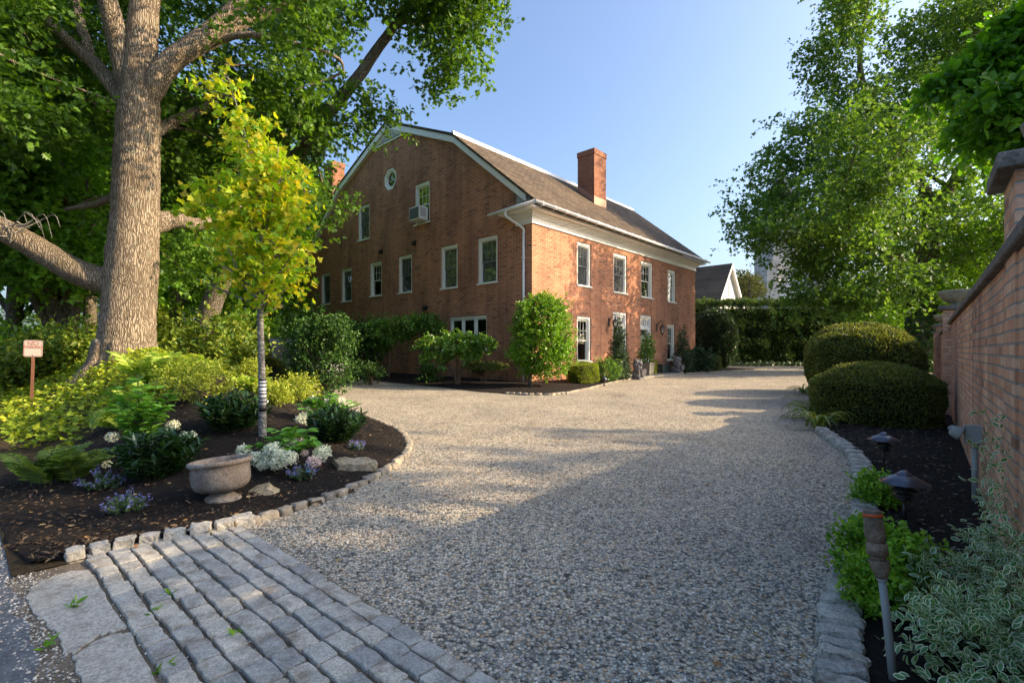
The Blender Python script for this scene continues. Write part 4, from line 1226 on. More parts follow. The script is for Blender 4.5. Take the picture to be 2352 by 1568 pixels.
oak = tree('oak_tree', 'huge old oak with thick grey-brown trunk and heavy low limb', ob,
     [P(285, 905, OY), P(285, 862, OY), P(292, 780, OY), P(297, 700, OY), P(304, 600, OY), P(311, 500, OY), P(314, 380, OY), P(318, 280, OY), P(322, 180, OY), P(326, 90, OY), P(336, -20, OY), P(345, -160, OY)],
     [.80, .66, .54, .505, .50, .455, .435, .42, .35, .30, .27, .17], limbs, blobs, 320, .62, 10, .42, .135, 'oak', L['oak'], M['oakbark'], None, 13, 150, .2, sides=28, tw_r=.022)
# dead twigs on the low limb
mb = MB(); rg = nrng()
for k in range(9):
    a = P(rg.uniform(-10, 40), rg.uniform(480, 560), 10.1); q = a + np.array([rg.uniform(-.1, .9), rg.uniform(-.5, .2), rg.uniform(-.1, .6)])
    pts = bez([a, (a+q)/2 + rg.normal(size=3)*.12, q, q + np.array([rg.uniform(.1, .4), 0, rg.uniform(-.5, .1)])], 4)
    mb.tube([p - ob for p in pts], list(np.linspace(.014, .004, len(pts))), 5, caps=False)
mb.build('dead_twigs', M['greybark'], oak, fixn=False)
# buttress roots
mb = MB()
for an in (-2.6, -2.0, -1.2, -.4, 2.6, .6):
    p = ob + np.array([math.cos(an)*.38, math.sin(an)*.38, .75]); q = ob + np.array([math.cos(an)*1.05, math.sin(an)*1.05, -.10]); q[2] = min(q[2], bedz(q[0], q[1]) - .08)
    m_ = ob + np.array([math.cos(an)*.58, math.sin(an)*.58, .22])
    mb.tube([v - ob for v in bez([p, m_, q], 6)], list(np.linspace(.20, .09, 13)), 10, rough=.05, rng=rg)
mb.build('root', M['oakbark'], oak, fixn=False)

# leaning tree behind, its dark limb reaching over the house --------
blobs = []; front_clear = None
gaps = [(740, 960, 70, 200)]
region(640, 960, -140, 50, 13, 16, 30, 45, 30, gaps)
region(930, 1130, -120, 40, 13, 15, 24, 40, 26)
for x, y in ((1085, 45), (1060, 95), (1050, 130), (1015, 70), (1010, 110), (985, 25), (1000, 170), (1050, 175), (1020, 195), (1070, 165), (1100, 20), (1090, 75)): blobs.append(Db(x, y, 14, 26, 20, .6, .8))
for x, y in ((850, 250), (885, 255), (810, 225), (825, 305), (790, 270), (700, 260), (740, 190), (760, 300), (720, 350), (690, 400), (745, 460), (770, 490), (720, 500)): blobs.append(Db(x, y, 14, 24, 18, .5, .7))
region(560, 730, 200, 420, 14, 16, 16, 40, 30)
lb = P(430, 850, 16); lb[2] = bedz(lb[0], lb[1]) - .1
lean = tree('oak_tree', 'leaning dark-barked oak whose long limb reaches up over the house gable', lb,
     [lb, P(490, 690, 15.6), P(580, 500, 15.2), P(645, 415, 14.8), P(705, 330, 14.4)], [.36, .30, .25, .22, .20],
     [(Dl([(700,335),(730,285),(765,245),(800,205),(832,165),(862,120),(895,75),(925,30),(960,-40)], 14.3), [.20,.195,.188,.172,.156,.145,.13,.115,.06]),
      (Dl([(895,75),(925,52),(960,48),(985,55),(990,100),(1005,140),(1040,180)], 14.1), [.07,.07,.06,.05,.035,.025,.012]),
      (Dl([(940,10),(1000,-10),(1060,10),(1095,50)], 14.1), [.07,.05,.035,.015]),
      (Dl([(800,205),(840,228),(880,250)], 14.2), [.03,.02,.008]), (Dl([(705,335),(735,400),(750,470)], 14.2), [.05,.03,.012])],
     blobs, 130, .50, 10, .42, .14, 'oak', L['oak'], M['darkbark'], None, 12, 90, .2, sides=16, tw_r=.016)

# young maple ------------------------------------------------------
MY = 5.5
mbase = on_bed(603, 1006); MY = mbase[1]
blobs = [Db(580,610,MY,112,60,.5,1.2), Db(588,515,MY,116,78,.52,2.2), Db(602,420,MY,92,68,.46,1.8), Db(592,335,MY,60,46,.32,.9), Db(558,275,MY,26,28,.14,.18), Db(524,210,MY,8,26,.05,.09), Db(508,168,MY,5,16,.03,.05), Db(472,208,MY,12,14,.05,.08), Db(680,590,MY,44,32,.3,.35), Db(600,680,MY,84,24,.42,.36), Db(492,450,MY,30,36,.3,.22)]
ml = []
for (x, y, dY) in ((470,560,.2),(500,440,-.2),(540,360,.15),(640,340,-.15),(700,440,.2),(690,560,-.25),(720,600,.1),(450,640,-.1),(560,300,-.2),(500,600,.4),(620,420,.4),(660,660,-.2)):
    h = 725 - (725 - y)*.28
    ml.append((Dl([(598,h),(598 + (x-598)*.45, h + (y-h)*.42),(x,y)], [MY, MY+dY*.4, MY+dY]), [.016,.011,.004]))
tree('young_maple_tree', 'slim young maple with yellow-green leaves and banded pale trunk', mbase,
     [mbase - np.array([0, 0, .08]), mbase + np.array([0, 0, .02]), P(602, 900, MY), P(600, 800, MY), P(598, 730, MY), P(600, 600, MY), P(598, 450, MY), P(560, 300, MY), P(522, 170, MY)],
     [.048, .042, .037, .033, .032, .022, .016, .010, .004], ml, blobs, 165, .13, 5, .14, .072, 'maple', L['maple'], M['greybark'], None, 5, 70, .2, droop=.35, sides=12, tw_r=.006)
mo = bpy.data.objects['young_maple_tree']
mb = MB(); 
def band(y0, y1, r, mt_i):
    a, b = P(603, y0, MY) - mbase, P(603, y1, MY) - mbase
    mb.tube([a, b], r, 14, mi=mt_i)
band(938, 872, .0385, 1)
for y0, y1 in ((944, 929), (923, 920), (915, 912), (905, 902), (898, 896), (889, 886), (881, 878), (874, 870)): band(y0, y1, .041, 0)
mb.build('trunk_wrap', [M['tape'], M['wrap']], mo)

# background trees on the left -------------------------------------
bgt = [ # base dx, Y, top dy, trunk r, colour, label
 (150, 17, 180, .34, 'back1', 'multi-stemmed tree with pale trunks left of the big oak'),
 (205, 20, 120, .26, 'back1', 'tall tree with straight grey trunk just left of the big oak'),
 (30, 21, 60, .28, 'back1', 'dark tree at the left margin of the photo behind the sign'),
 (400, 24, 230, .26, 'back2', 'bright green tree right behind the big oak trunk'),
 (500, 28, 260, .3, 'back1', 'deep green tree behind the yellow young maple'),
 (600, 31, 330, .3, 'back2', 'bright green tree between young maple and brick house'),
 (680, 36, 420, .3, 'back2', 'distant tree rising beside the far corner of the brick house'),
 (300, 32, 150, .3, 'back1', 'tall dense tree far behind the big oak'),
 (-120, 15, 120, .3, 'back1', 'leafy tree reaching in from the left edge of the photo'),
]
for i, (dx, Y, ty, tr, cm, lb_) in enumerate(bgt):
    rg = nrng(); b = np.array([(dx - CX_)/F_*Y, Y, -.02])
    top = CAMH - (ty - HY_)/F_*Y; s_ = Y/F_
    cr = min(.30*top, 5.2)
    bl = [((b[0] + rg.normal()*.4, b[1] + rg.normal()*.4, top*.60), (cr, cr, top*.36), 3.0)]
    for _ in range(7):
        an = rg.uniform(0, 6.28); z = rg.uniform(.28, .9)*top
        bl.append(((b[0] + math.cos(an)*cr*.75, b[1] + math.sin(an)*cr*.6, z), (cr*.5, cr*.5, top*.11), 1.0))
    lims = []
    for _ in range(7):
        an = rg.uniform(0, 6.28); z0 = rg.uniform(.15, .55)*top
        p0 = b + np.array([0, 0, z0]); p1 = b + np.array([math.cos(an)*cr*.85, math.sin(an)*cr*.85, min(top*.95, z0 + top*rg.uniform(.15, .4))])
        lims.append(([p0, p0*.6 + p1*.4 + np.array([0, 0, .3]), p1], [tr*.5, tr*.35, tr*.12]))
    if i == 0:
        for dx2 in (-95, -55, 40): lims.append((Dl([(150, 800), (150 + dx2*.5, 730), (150 + dx2, 640), (150 + dx2*1.5, 520)], [17, 16.8, 16.5, 16.2]), [.16, .14, .11, .07]))
    tree('broadleaf_tree', lb_, b, [b, b + np.array([.05, 0, top*.3]), b + np.array([.1, .1, top*.62]), b + np.array([0, 0, top*.9])], [tr, tr*.8, tr*.5, tr*.1], lims,
         bl, 185, .75, 8, .55, .135 + .003*Y, 'oval' if Y > 22 else 'maple', L[cm], M['darkbark'], 'trees behind the left flower bed', 15, 60, .55, lam=2.6, thr=-.30)

# understory on the left ------------------------------------------
for (dx, dy, Y, rx, rz, mt, lb_, nt) in (
    (60, 880, 13, 1.7, .9, 'bramble', 'tangled bramble thicket behind the sign post', 420), (175, 850, 12.6, 1.3, .75, 'bramble', 'twiggy shrub at the left foot of the big oak', 380),
    (-20, 840, 15, 2.2, 1.3, 'back1', 'dark leafy bush at the left margin behind the sign', 420), (110, 800, 19, 2.6, 1.3, 'back2', 'bright bush under the multi-stemmed tree', 380),
    (30, 780, 36, 7, 4.2, 'back1', 'dark distant bush mass at the left margin behind the trees', 520), (230, 780, 38, 7, 4.2, 'back1', 'dark distant bush mass left of the big oak', 520), (420, 770, 40, 7, 4.5, 'back1', 'dark distant bush mass right of the big oak', 520), (-60, 830, 24, 4, 2.4, 'back1', 'dark bush beyond the left photo edge', 420),
    (370, 785, 21, 1.1, 1.4, 'spirea', 'pale round shrub lit by sun behind the big oak', 420), (430, 838, 15.5, 1.0, .42, 'bramble', 'low sunlit yellow-green shrub right of the oak trunk', 320),
    (510, 800, 15, 1.5, 1.1, 'bramble', 'arching shrub with reddish bare twigs behind the ferns', 420), (470, 740, 24, 3.4, 2.6, 'back2', 'sunlit green bush mass behind the yellow maple', 620),
    (560, 800, 18.5, 1.4, 1.3, 'back2', 'leafy bush left of the parked dark car', 420), (650, 752, 23, 2.2, 1.9, 'rhodo', 'rounded green bush rising behind the parked car', 560), (300, 790, 25, 3, 2.0, 'back1', 'dark bush mass hidden behind the oak trunk', 420),
    (590, 700, 30, 3.4, 3.2, 'back2', 'pale green far bush beside the brick house', 560), (650, 690, 42, 4.5, 4.5, 'back2', 'far sunlit bush at the end of the brick gable', 560)):
    c = P(dx, dy, Y); zb = bedz(c[0], c[1]) - .03 if Y < 15 else 0.0
    hz = max(.3, c[2] - zb)
    shrub('shrub', lb_, 'shrub', (c[0], c[1], zb), [((0, 0, hz), (rx, rx*.8, rz)), ((rx*.4, -rx*.2, hz*.7), (rx*.6, rx*.6, rz*.7)), ((-rx*.5, -rx*.2, hz*.75), (rx*.55, rx*.6, rz*.7))], nt, 9, .34, .11 + .0025*Y, 'oval', L[mt], .35, 1.1, -.45, stems=26, stemr=.02, group='bushes behind the left flower bed')

# ground cover on the bank: nobody could count it
rg = nrng(); n = 44000
x = rg.uniform(-15, -3.6, n); y = rg.uniform(3.2, 14, n)
d, sd_ = seg_dist(x, y, EDGE_EXT); ds = street_dist(x, y)
bx = np.array(BACK); inb = np.zeros(n, bool)
bp = np.concatenate([np.array(BACK), EDGE[::-1]])
def inpoly(px, py, poly):
    c = np.zeros(len(px), bool); j = len(poly)-1
    for i in range(len(poly)):
        xi, yi = poly[i]; xj, yj = poly[j]
        m_ = ((yi > py) != (yj > py)); c ^= m_ & (px < (xj-xi)*(py-yi)/(yj-yi+1e-12)+xi); j = i
    return c
pt = np.stack([x, y, 0*x], 1)
ok = (sd_ > 0) & (ds > .35 + .2*lump(rg, pt, .9)) & ~inpoly(x, y, bp) & (lump(np.random.default_rng(9), pt, 1.3) > -.75)
x, y = x[ok], y[ok]; z = Hh(x, y) + .02 + rg.uniform(.02, .17, len(x))
pp = np.stack([x, y, z], 1)
tag(leaves('ground_cover', pp, rg.normal(size=pp.shape)*np.array([1, 1, .35]), np.array([0, 0, 1.]) + rg.normal(size=pp.shape)*.35, .062*rg.uniform(.6, 1.6, len(pp)), 'maple', L['ground']), kind='stuff')

# ---------------------------------------------------------------- left bed planting
def laurel(dx, dy, w, h, label):
    b = on_bed(dx, dy); rg = nrng(); o = thing('cherry_laurel', label, 'shrub', b, 0, 'dark laurels in the left bed')
    ns = 85; r = w/2
    mb = MB(); L4 = []
    for i in range(ns):
        an = rg.uniform(0, 6.28); q = math.sqrt(rg.uniform())*r*.95
        tip = np.array([math.cos(an)*q, math.sin(an)*q*.85, h*(1.0 - .45*(q/r)**2)*rg.uniform(.62, 1.05)])
        st = np.array([tip[0]*.35, tip[1]*.35, 0])
        pts = bez([st, (st+tip)/2 + np.array([0, 0, .04]), tip], 3); mb.tube(pts, .0028, 4, caps=False)
        k = 17; t = rg.uniform(.08, 1.0, k)
        pos = st + (tip - st)*t[:, None]
        rad = np.stack([np.cos(np.arange(k)*2.4), np.sin(np.arange(k)*2.4), 0*t], 1)
        A = unit(rad*(1.15 - .55*t[:, None]) + np.array([0, 0, .55]) + rg.normal(size=(k, 3))*.18 + np.array([math.cos(an), math.sin(an), 0])*.3*q/r)
        Nn = unit(np.array([0, 0, 1.0]) - rad*.5 + rg.normal(size=(k, 3))*.2)
        L4.append((pos, A, Nn, .115*rg.uniform(.65, 1.15, k)))
    p, a, n_, s_ = cat4(L4)
    leaves('foliage', p, a, n_, s_, 'lance', L['laurel'], o); mb.build('stems', M['stem'], o, fixn=False)
laurel(358, 1098, .80, .46, 'dark glossy laurel directly left of the stone urn')
laurel(535, 988, .78, .44, 'dark glossy laurel just left of the young maple trunk')
laurel(775, 1015, .72, .45, 'dark glossy laurel beside the gravel behind the flat rock')

def flower_head(parent, c, r, rg, pink=False):
    n = int(260*(r/.06)**1.3); d = unit(rg.normal(size=(n, 3)) + np.array([0, -.2, .3]))
    p = np.array(c) + d*r*np.array([1, 1, .85])*rg.uniform(.75, 1.05, (n, 1))
    m = 'petalpink' if pink else 'petal'
    return leaves('flower_head', p, unit(rg.normal(size=(n, 3))), d + .25*rg.normal(size=(n, 3)), r*.30*rg.uniform(.8, 1.2, n), 'oval', L[m], parent)
def hydrangea(dx, dy, w, h, heads, label, nl=230, dyaw=0):
    b = on_bed(dx, dy); rg = nrng(); o = thing('hydrangea', label, 'shrub', b, 0, 'white hydrangeas in the left bed')
    mb = MB(); L4 = []
    ns = 20
    for i in range(ns):
        an = rg.uniform(0, 6.28); q = math.sqrt(rg.uniform())*w/2
        tip = np.array([math.cos(an)*q, math.sin(an)*q*.8, h*(1 - .4*(2*q/w)**2)*rg.uniform(.7, 1.05)])
        pts = bez([np.array([tip[0]*.2, tip[1]*.2, 0]), tip*.55 + np.array([0, 0, .05]), tip], 4); mb.tube(pts, .0045, 4, caps=False)
        k = max(4, nl//ns); t = rg.uniform(.3, 1.0, k); idx = (t*(len(pts)-1)).astype(int)
        pos = np.array(pts)[idx]; ang = rg.uniform(0, 6.28, k)
        rad = np.stack([np.cos(ang), np.sin(ang), 0*ang], 1)
        A = unit(rad + np.array([0, 0, .25]) + rg.normal(size=(k, 3))*.2); Nn = unit(np.array([0, 0, 1.]) - rad*.25 + rg.normal(size=(k, 3))*.2)
        L4.append((pos, A, Nn, .12*rg.uniform(.6, 1.1, k)))
    p, a, n_, s_ = cat4(L4)
    leaves('foliage', p, a, n_, s_, 'big', L['hydrangea'], o); mb.build('stems', M['stem'], o, fixn=False)
    for (hx, hy, rpx, dY, pk) in heads:
        c = P(hx, hy, b[1] + dY) - b
        flower_head(o, c, rpx*(b[1]+dY)/F_, rg, pk)
hydrangea(650, 1066, .82, .38, [(560,1036,17,-.1,0),(588,1053,18,-.2,0),(614,1060,16,-.25,0),(628,1036,21,-.2,0),(640,1062,19,-.3,0),(662,1024,19,-.05,0),(665,1051,18,-.3,0),(602,1070,12,-.3,0),(685,1013,13,.1,1),(740,1040,20,0,0),(721,1061,16,-.2,1),(700,1040,9,-.1,1),(645,1043,14,-.3,0)],
          'hydrangea with many big white flower heads right behind the urn')
hydrangea(322, 1040, 1.05, .86, [(258,1003,13,-.2,0),(398,977,14,0,0),(425,1004,14,-.2,0),(246,1066,10,-.3,0),(440,1000,11,-.2,0)], 'leafy pale green hydrangea with few white heads behind the left laurel', 520)
hydrangea(745, 978, .95, .50, [(720,916,9,0,0),(760,926,15,.3,0),(783,925,13,.3,0),(800,930,12,.3,0),(693,965,15,-.3,0),(681,978,12,-.35,0),(706,983,10,-.35,0),(718,957,12,-.2,0),(700,955,10,-.2,0),(770,935,12,.1,0),(708,938,8,-.1,0)], 'sunlit white hydrangea between young maple and gravel')

def frond(rg, L_, az, arch, n=15):
    """one fern frond: rachis points plus leaflets"""
    t = np.linspace(.12, 1, n); el0 = arch
    ds_ = np.linspace(0, 1, 14); pts = [np.zeros(3)]
    for i in range(13):
        el = el0 - 1.35*ds_[i]**1.7
        pts.append(pts[-1] + np.array([math.cos(az)*math.cos(el), math.sin(az)*math.cos(el), math.sin(el)])*L_/13)
    pts = np.array(pts)
    q = np.stack([np.interp(t, ds_, pts[:, k]) for k in range(3)], 1)
    dr = unit(np.gradient(q, axis=0)); sd = unit(np.cross(dr, np.array([0, 0, 1.0]))); nu = np.cross(sd, dr)
    ln = L_*.26*np.sin(np.pi*np.clip(t*.86+.12, 0, 1))**.8
    PA = np.concatenate([q, q]); AA = np.concatenate([sd + dr*.45, -sd + dr*.45]) + rg.normal(size=(2*n, 3))*.08
    return pts, (PA, AA, np.concatenate([nu, nu]) + rg.normal(size=(2*n, 3))*.1, np.concatenate([ln, ln]))
def fern(dx, dy, w, label, nf=26, mat='fern', hh=1.0):
    b = on_bed(dx, dy); rg = nrng(); o = thing('fern', label, 'fern', b, 0, 'ferns in the left bed')
    L4 = []; mb = MB()
    for i in range(nf):
        off = np.array([rg.normal()*.10*w, rg.normal()*.10*w, 0])
        pts, lf = frond(rg, w*.55*rg.uniform(.7, 1.15), rg.uniform(0, 6.28), rg.uniform(.95, 1.45)*hh)
        mb.tube([p + off for p in pts], list(np.linspace(.004, .0015, len(pts))), 4, caps=False)
        L4.append((lf[0] + off, lf[1], lf[2], lf[3]))
    p, a, n_, s_ = cat4(L4)
    leaves('frond', p, a, n_, s_*1.15, 'lance', L[mat], o); mb.build('stems', M['stem'], o, fixn=False)
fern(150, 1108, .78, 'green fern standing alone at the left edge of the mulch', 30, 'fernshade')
for (dx, dy, w, lb_) in ((360, 882, 1.15, 'tall yellow fern clump touching the oak roots'), (405, 888, 1.1, 'yellow fern clump in front of the other ferns by the oak'), (450, 872, 1.0, 'sunlit fern clump right of the oak at the mulch crest'), (340, 930, .8, 'low fern on the bank below the oak'),
                       (588, 905, .7, 'small pale fern just left of the maple trunk band'), (555, 895, .6, 'small flat fern on the mulch crest'), (640, 905, .5, 'little pale fern right of the maple trunk'), (265, 985, .6, 'fern at the edge of the ground cover above the pale hydrangea')):
    fern(dx, dy, w, lb_, 24)
def spirea(dx, dy, w, h, label):
    b = on_bed(dx, dy)
    shrub('spirea', label, 'shrub', b, [((0, 0, h*.55), (w/2, w/2*.8, h*.5))], 170, 12, .16, .042, 'oval', L['spirea'], .3, .3, -.6, stems=30, stemr=.004, stemmat=M['stem'], group='yellow-green spireas in the left bed', out=1.0)
spirea(445, 925, .85, .50, 'yellow-green spirea left of the laurel by the maple'); spirea(682, 925, .72, .46, 'yellow-green spirea right of the maple trunk'); spirea(630, 930, .42, .26, 'small low spirea right at the maple trunk')
spirea(580, 880, .45, .45, 'thin spirea sprig left of the maple on the crest')
def catmint(dx, dy, w, h, label):
    b = on_bed(dx, dy); rg = nrng(); o = thing('catmint', label, 'flower', b, 0, 'blue catmint clumps in the left bed')
    ns = 34; L4 = []; F4 = []; mb = MB()
    for i in range(ns):
        an = rg.uniform(0, 6.28); q = math.sqrt(rg.uniform())*w/2
        tip = np.array([math.cos(an)*q, math.sin(an)*q*.7, h*(1 - .5*(2*q/w)**2)*rg.uniform(.6, 1.1)]); st = tip*np.array([.3, .3, 0])
        mb.tube([st, (st+tip)/2 + np.array([0, 0, .01]), tip], .0018, 4, caps=False)
        k = 12; t = rg.uniform(.2, .85, k); pos = st + (tip-st)*t[:, None]
        L4.append((pos, unit(rg.normal(size=(k, 3)) + np.array([0, 0, .4])), unit(rg.normal(size=(k, 3))*.6 + np.array([0, 0, 1])), .030*rg.uniform(.6, 1.2, k)))
        k = 9; t = rg.uniform(.72, 1.08, k); pos = st + (tip-st)*t[:, None] + rg.normal(size=(k, 3))*.006
        F4.append((pos, unit(rg.normal(size=(k, 3)) + np.array([0, 0, .3])), unit(rg.normal(size=(k, 3))), .014*rg.uniform(.7, 1.3, k)))
    leaves('foliage', *cat4(L4), 'oval', L['catmint'], o); leaves('flower_spike', *cat4(F4), 'oval', L['catflower'], o); mb.build('stems', M['stem'], o, fixn=False)
catmint(236, 1122, .42, .17, 'blue catmint in front of the left laurel'); catmint(290, 1178, .40, .17, 'blue catmint nearest the setts in the bare mulch')
catmint(695, 1104, .34, .17, 'blue catmint between the two rocks by the black stake light'); catmint(818, 1034, .22, .13, 'small catmint behind the flat rock near the gravel')

# vine-clad shrub at the end of the island bed, climbers on the trellis, plants along the gable
sb = G(745, 905)
shrub('vine_shrub', 'tall dark vine-covered bush hiding the front of the parked car', 'shrub', (sb[0], sb[1], 0), [((0, 0, 1.3), (.72, .5, .95)), ((-.35, .1, 1.55), (.48, .4, .6)), ((.3, -.1, .55), (.55, .4, .5)), ((.2, 0, 1.85), (.5, .35, .35)), ((.55, 0, 1.3), (.35, .3, .6)), ((-.8, .15, 1.3), (.4, .35, .8)), ((-.7, .1, .6), (.4, .35, .5))], 1050, 8, .22, .085, 'oval', L['vine'], .25, .45, -.5, stems=40, stemr=.009)
for (dx, dy, Y, rx, rz, lb_) in ((825, 790, 20.5, 1.0, .95, 'climbing shrub on the wire trellis left of the middle wall post'), (785, 775, 19.5, .8, .8, 'dark climber beside the tall vine bush'), (893, 760, 20.0, 1.15, .42, 'broad leafy shrub over the trellis with thin brown trunk'), (968, 748, 19.6, .8, .26, 'overhanging leafy shrub left of the triple window'), (862, 775, 20.4, .6, .6, 'leafy climber in front of the small ground floor window')):
    c = P(dx, dy, Y)
    shrub('climbing_shrub', lb_, 'shrub', (c[0], c[1], .04), [((0, 0, c[2]), (rx, .5, rz)), ((rx*.4, 0, c[2] - rz*.5), (rx*.5, .4, rz*.6))], 300, 9, .28, .12, 'oval', L['vine'] if dx < 850 else L['rhodo'], .3, .5, -.45, stems=14, stemr=.02, group='climbers and shrubs along the brick gable',
          stempts=[[(0, 0, 0), (.05, 0, c[2]*.5), (.0, 0, c[2])]])
for (dx, dy, w, h, lb_) in ((850, 880, .9, .6, 'low dark shrub in the bed under the trellis'), (985, 878, .8, .55, 'small dark shrub in the bed left of the standard rhododendron'), (800, 878, .8, .7, 'low dark shrub behind the vine bush')):
    b = G(dx, dy, .06)
    shrub('low_shrub', lb_, 'shrub', b, [((0, 0, h*.6), (w/2, w/2, h*.45))], 110, 8, .2, .09, 'oval', L['vine'], .3, .4, -.5, stems=14, stemr=.01, group='low shrubs in the gable bed')
b = G(1050, 884, .05); Y = b[1]
shrub('rhododendron', 'sunlit rhododendron with twisted bare trunks below the triple window', 'shrub', b,
      [((-.05, 0, 1.42), (1.15, .7, .42)), ((.25, -.2, 1.35), (.6, .5, .35)), ((-1.0, -.1, 1.2), (.45, .4, .35)), ((1.0, 0, 1.3), (.45, .35, .28)), ((-.6, -.2, .9), (.4, .3, .25)), ((.5, -.2, 1.0), (.4, .3, .2))], 300, 9, .15, .15, 'big', L['rhodo'], .35, .45, -.4, stems=16, stemr=.028, up=.7,
      stempts=[[(0, 0, 0), (-.1, 0, .4), (-.35, -.1, .8), (-.6, 0, 1.2)], [(.05, 0, 0), (.12, .05, .45), (.45, 0, .9), (.8, 0, 1.25)], [(0, .05, 0), (.0, .1, .5), (-.05, 0, 1.3)]])
b = G(1112, 884, .05)
o = shrub('topiary_yew', 'flat-topped clipped yew on bare branching stems left of the downspout', 'shrub', b, [((.05, 0, .64), (.78, .5, .12))], 1100, 6, .09, .05, 'kite', L['yew'], .1, .5, -.9, stems=14, stemr=.014,
      stempts=[[(0, 0, 0), (-.12, 0, .25), (-.4, 0, .6)], [(0, 0, 0), (.12, 0, .25), (.5, 0, .62)], [(0, 0, 0), (.02, .05, .6)]])
b = G(1222, 886, .06)
b = G(1217, 889, .04)
shrub('holly_tree', 'clipped bright green holly at the house corner with bare trunk', 'shrub', b, [((.42, 0, 1.75), (.98, .8, 1.32)), ((.42, 0, 1.15), (1.0, .75, .85)), ((.4, 0, 2.3), (.78, .65, .7))], 2700, 10, .15, .072, 'oval', L['holly'], .55, .5, -.4, up=.5, stems=30, stemr=.03, stemmat=M['darkbark'],
      stempts=[[(0, 0, 0), (.03, 0, .5), (.05, 0, 1.2), (.3, 0, 2.3)], [(.03, 0, .45), (.5, 0, .9), (.9, 0, 1.3)], [(.03, 0, .7), (-.2, 0, 1.2), (-.4, 0, 1.6)]])
# entrance front planting
b = G(1338, 880, .06); v = HW(1, 0) - HW(0, 0)
clipped('clipped_hedge', 'low yellow-green clipped hedge block by the corner holly', 'hedge', b, (.60, .42, .37), 6, 5200, .042, 'kite', L['hedgegold'], HROT, core=.85)
b = G(1392, 877, .06)
shrub('rhododendron', 'small rounded rhododendron under the first ground floor window', 'shrub', b, [((0, 0, .42), (.50, .45, .42))], 260, 8, .13, .10, 'lance', L['rhodo'], .5, .4, -.6, stems=12, stemr=.01)
def cone_holly(dx, dy, w, h, label, seed):
    b = G(dx, dy, .10)
    bl = [((0, 0, h*t), (w/2*(1 - t)**.75 + .06, w/2*(1 - t)**.75 + .06, h*.17)) for t in (.10, .24, .38, .52, .66, .80, .92)]
    shrub('conical_holly', label, 'shrub', b, bl, 800, 8, .13, .062, 'oval', L['darkholly'], .45, .4, -.55, up=.5, stems=12, stemr=.014, group='conical dark hollies by the entrance')
cone_holly(1421, 871, .95, 2.25, 'dark conical holly in front of the left doorway', 1); cone_holly(1567, 856, 1.15, 2.2, 'dark conical holly behind the far lion statue', 2)
b = G(1607, 853, .12)
shrub('rhododendron', 'dark rhododendron right of the far conical holly', 'shrub', b, [((0, 0, .65), (.75, .6, .6))], 260, 8, .18, .13, 'big', L['darkholly'], .5, .5, -.5, stems=12, stemr=.012)
b = G(1637, 851, .12)
clipped('clipped_box', 'small clipped green box block right of the rhododendron', 'hedge', b, (.42, .40, .42), 5, 2600, .045, 'kite', L['yew'], HROT, core=.85)
b = G(1638, 846, .12); 
clipped('round_holly', 'very large dark round clipped holly at the far house corner', 'shrub', (b[0], b[1], .1), (1.35, 1.25, 1.85), 2.6, 9000, .085, 'oval', L['darkholly'], 0, core=.93, jit=.1, wob=.06)

# clipped yews on the right
yg = 'clipped yews along the garden wall'
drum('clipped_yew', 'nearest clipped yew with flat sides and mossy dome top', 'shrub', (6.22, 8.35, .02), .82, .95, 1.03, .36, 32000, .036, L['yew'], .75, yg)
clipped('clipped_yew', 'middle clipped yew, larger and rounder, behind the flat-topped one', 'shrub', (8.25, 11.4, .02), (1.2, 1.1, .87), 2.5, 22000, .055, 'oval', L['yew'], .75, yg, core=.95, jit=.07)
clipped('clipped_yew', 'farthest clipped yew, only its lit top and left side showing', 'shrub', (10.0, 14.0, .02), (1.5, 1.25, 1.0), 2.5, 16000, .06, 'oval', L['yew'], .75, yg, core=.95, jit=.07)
# hemlock hedge across the end of the drive
rg = nrng(); n = 52000; hb = np.array([25.0, 38.5, .1])
o = thing('hemlock_hedge', 'very tall dark clipped hedge across the end of the gravel', 'hedge', hb)
hx, hy_, hz = 11.5, 1.5, 2.48
u = rg.uniform(-1, 1, n); w = rg.uniform(0, 1, n)
front_ = rg.uniform(size=n) < .72
p = np.where(front_[:, None], np.stack([u*hx, -hy_ + rg.uniform(0, .5, n), w*2*hz], 1), np.stack([u*hx, rg.uniform(-hy_, hy_, n), 2*hz - rg.uniform(0, .35, n)], 1))
end = rg.uniform(size=n) < .06
p[end] = np.stack([-hx + rg.uniform(0, .4, end.sum()), rg.uniform(-hy_, hy_, end.sum()), rg.uniform(0, 2*hz, end.sum())], 1)
wv = lump(rg, p, 1.6)*.30 + lump(rg, p, .6)*.14
p[:, 1] -= np.where(front_, wv, 0); p[:, 2] += np.where(~front_, wv*.5 + .1, 0)
p[:, 1] += np.where(front_, .35*smooth(4.1, 5.1, p[:, 2]), 0)
A = unit(np.where(front_[:, None], np.array([0, -1., -.25]), np.array([0, -.3, 1.])) + rg.normal(size=p.shape)*.6)
leaves('foliage', p, A, np.array([0, 0, 1.]) + rg.normal(size=p.shape)*.5, .20*rg.uniform(.6, 1.4, n), 'lance', L['hemlock'], o)
m = MB(); m.box(-hx + .25, hx - .2, -hy_ + .55, hy_ - .3, 0, 2*hz - .55); m.build('dark_core', M['core'], o)
# ivy strip at the hedge foot
rg = nrng(); n = 2600; p = np.stack([rg.uniform(15.5, 30, n), rg.uniform(35.6, 37, n), .1 + rg.uniform(0, .3, n)], 1)
tag(leaves('ivy_ground_cover', p, rg.normal(size=p.shape), np.array([0, -.5, 1.]) + rg.normal(size=p.shape)*.4, .13*rg.uniform(.7, 1.3, n), 'maple', L['darkholly']), kind='stuff')

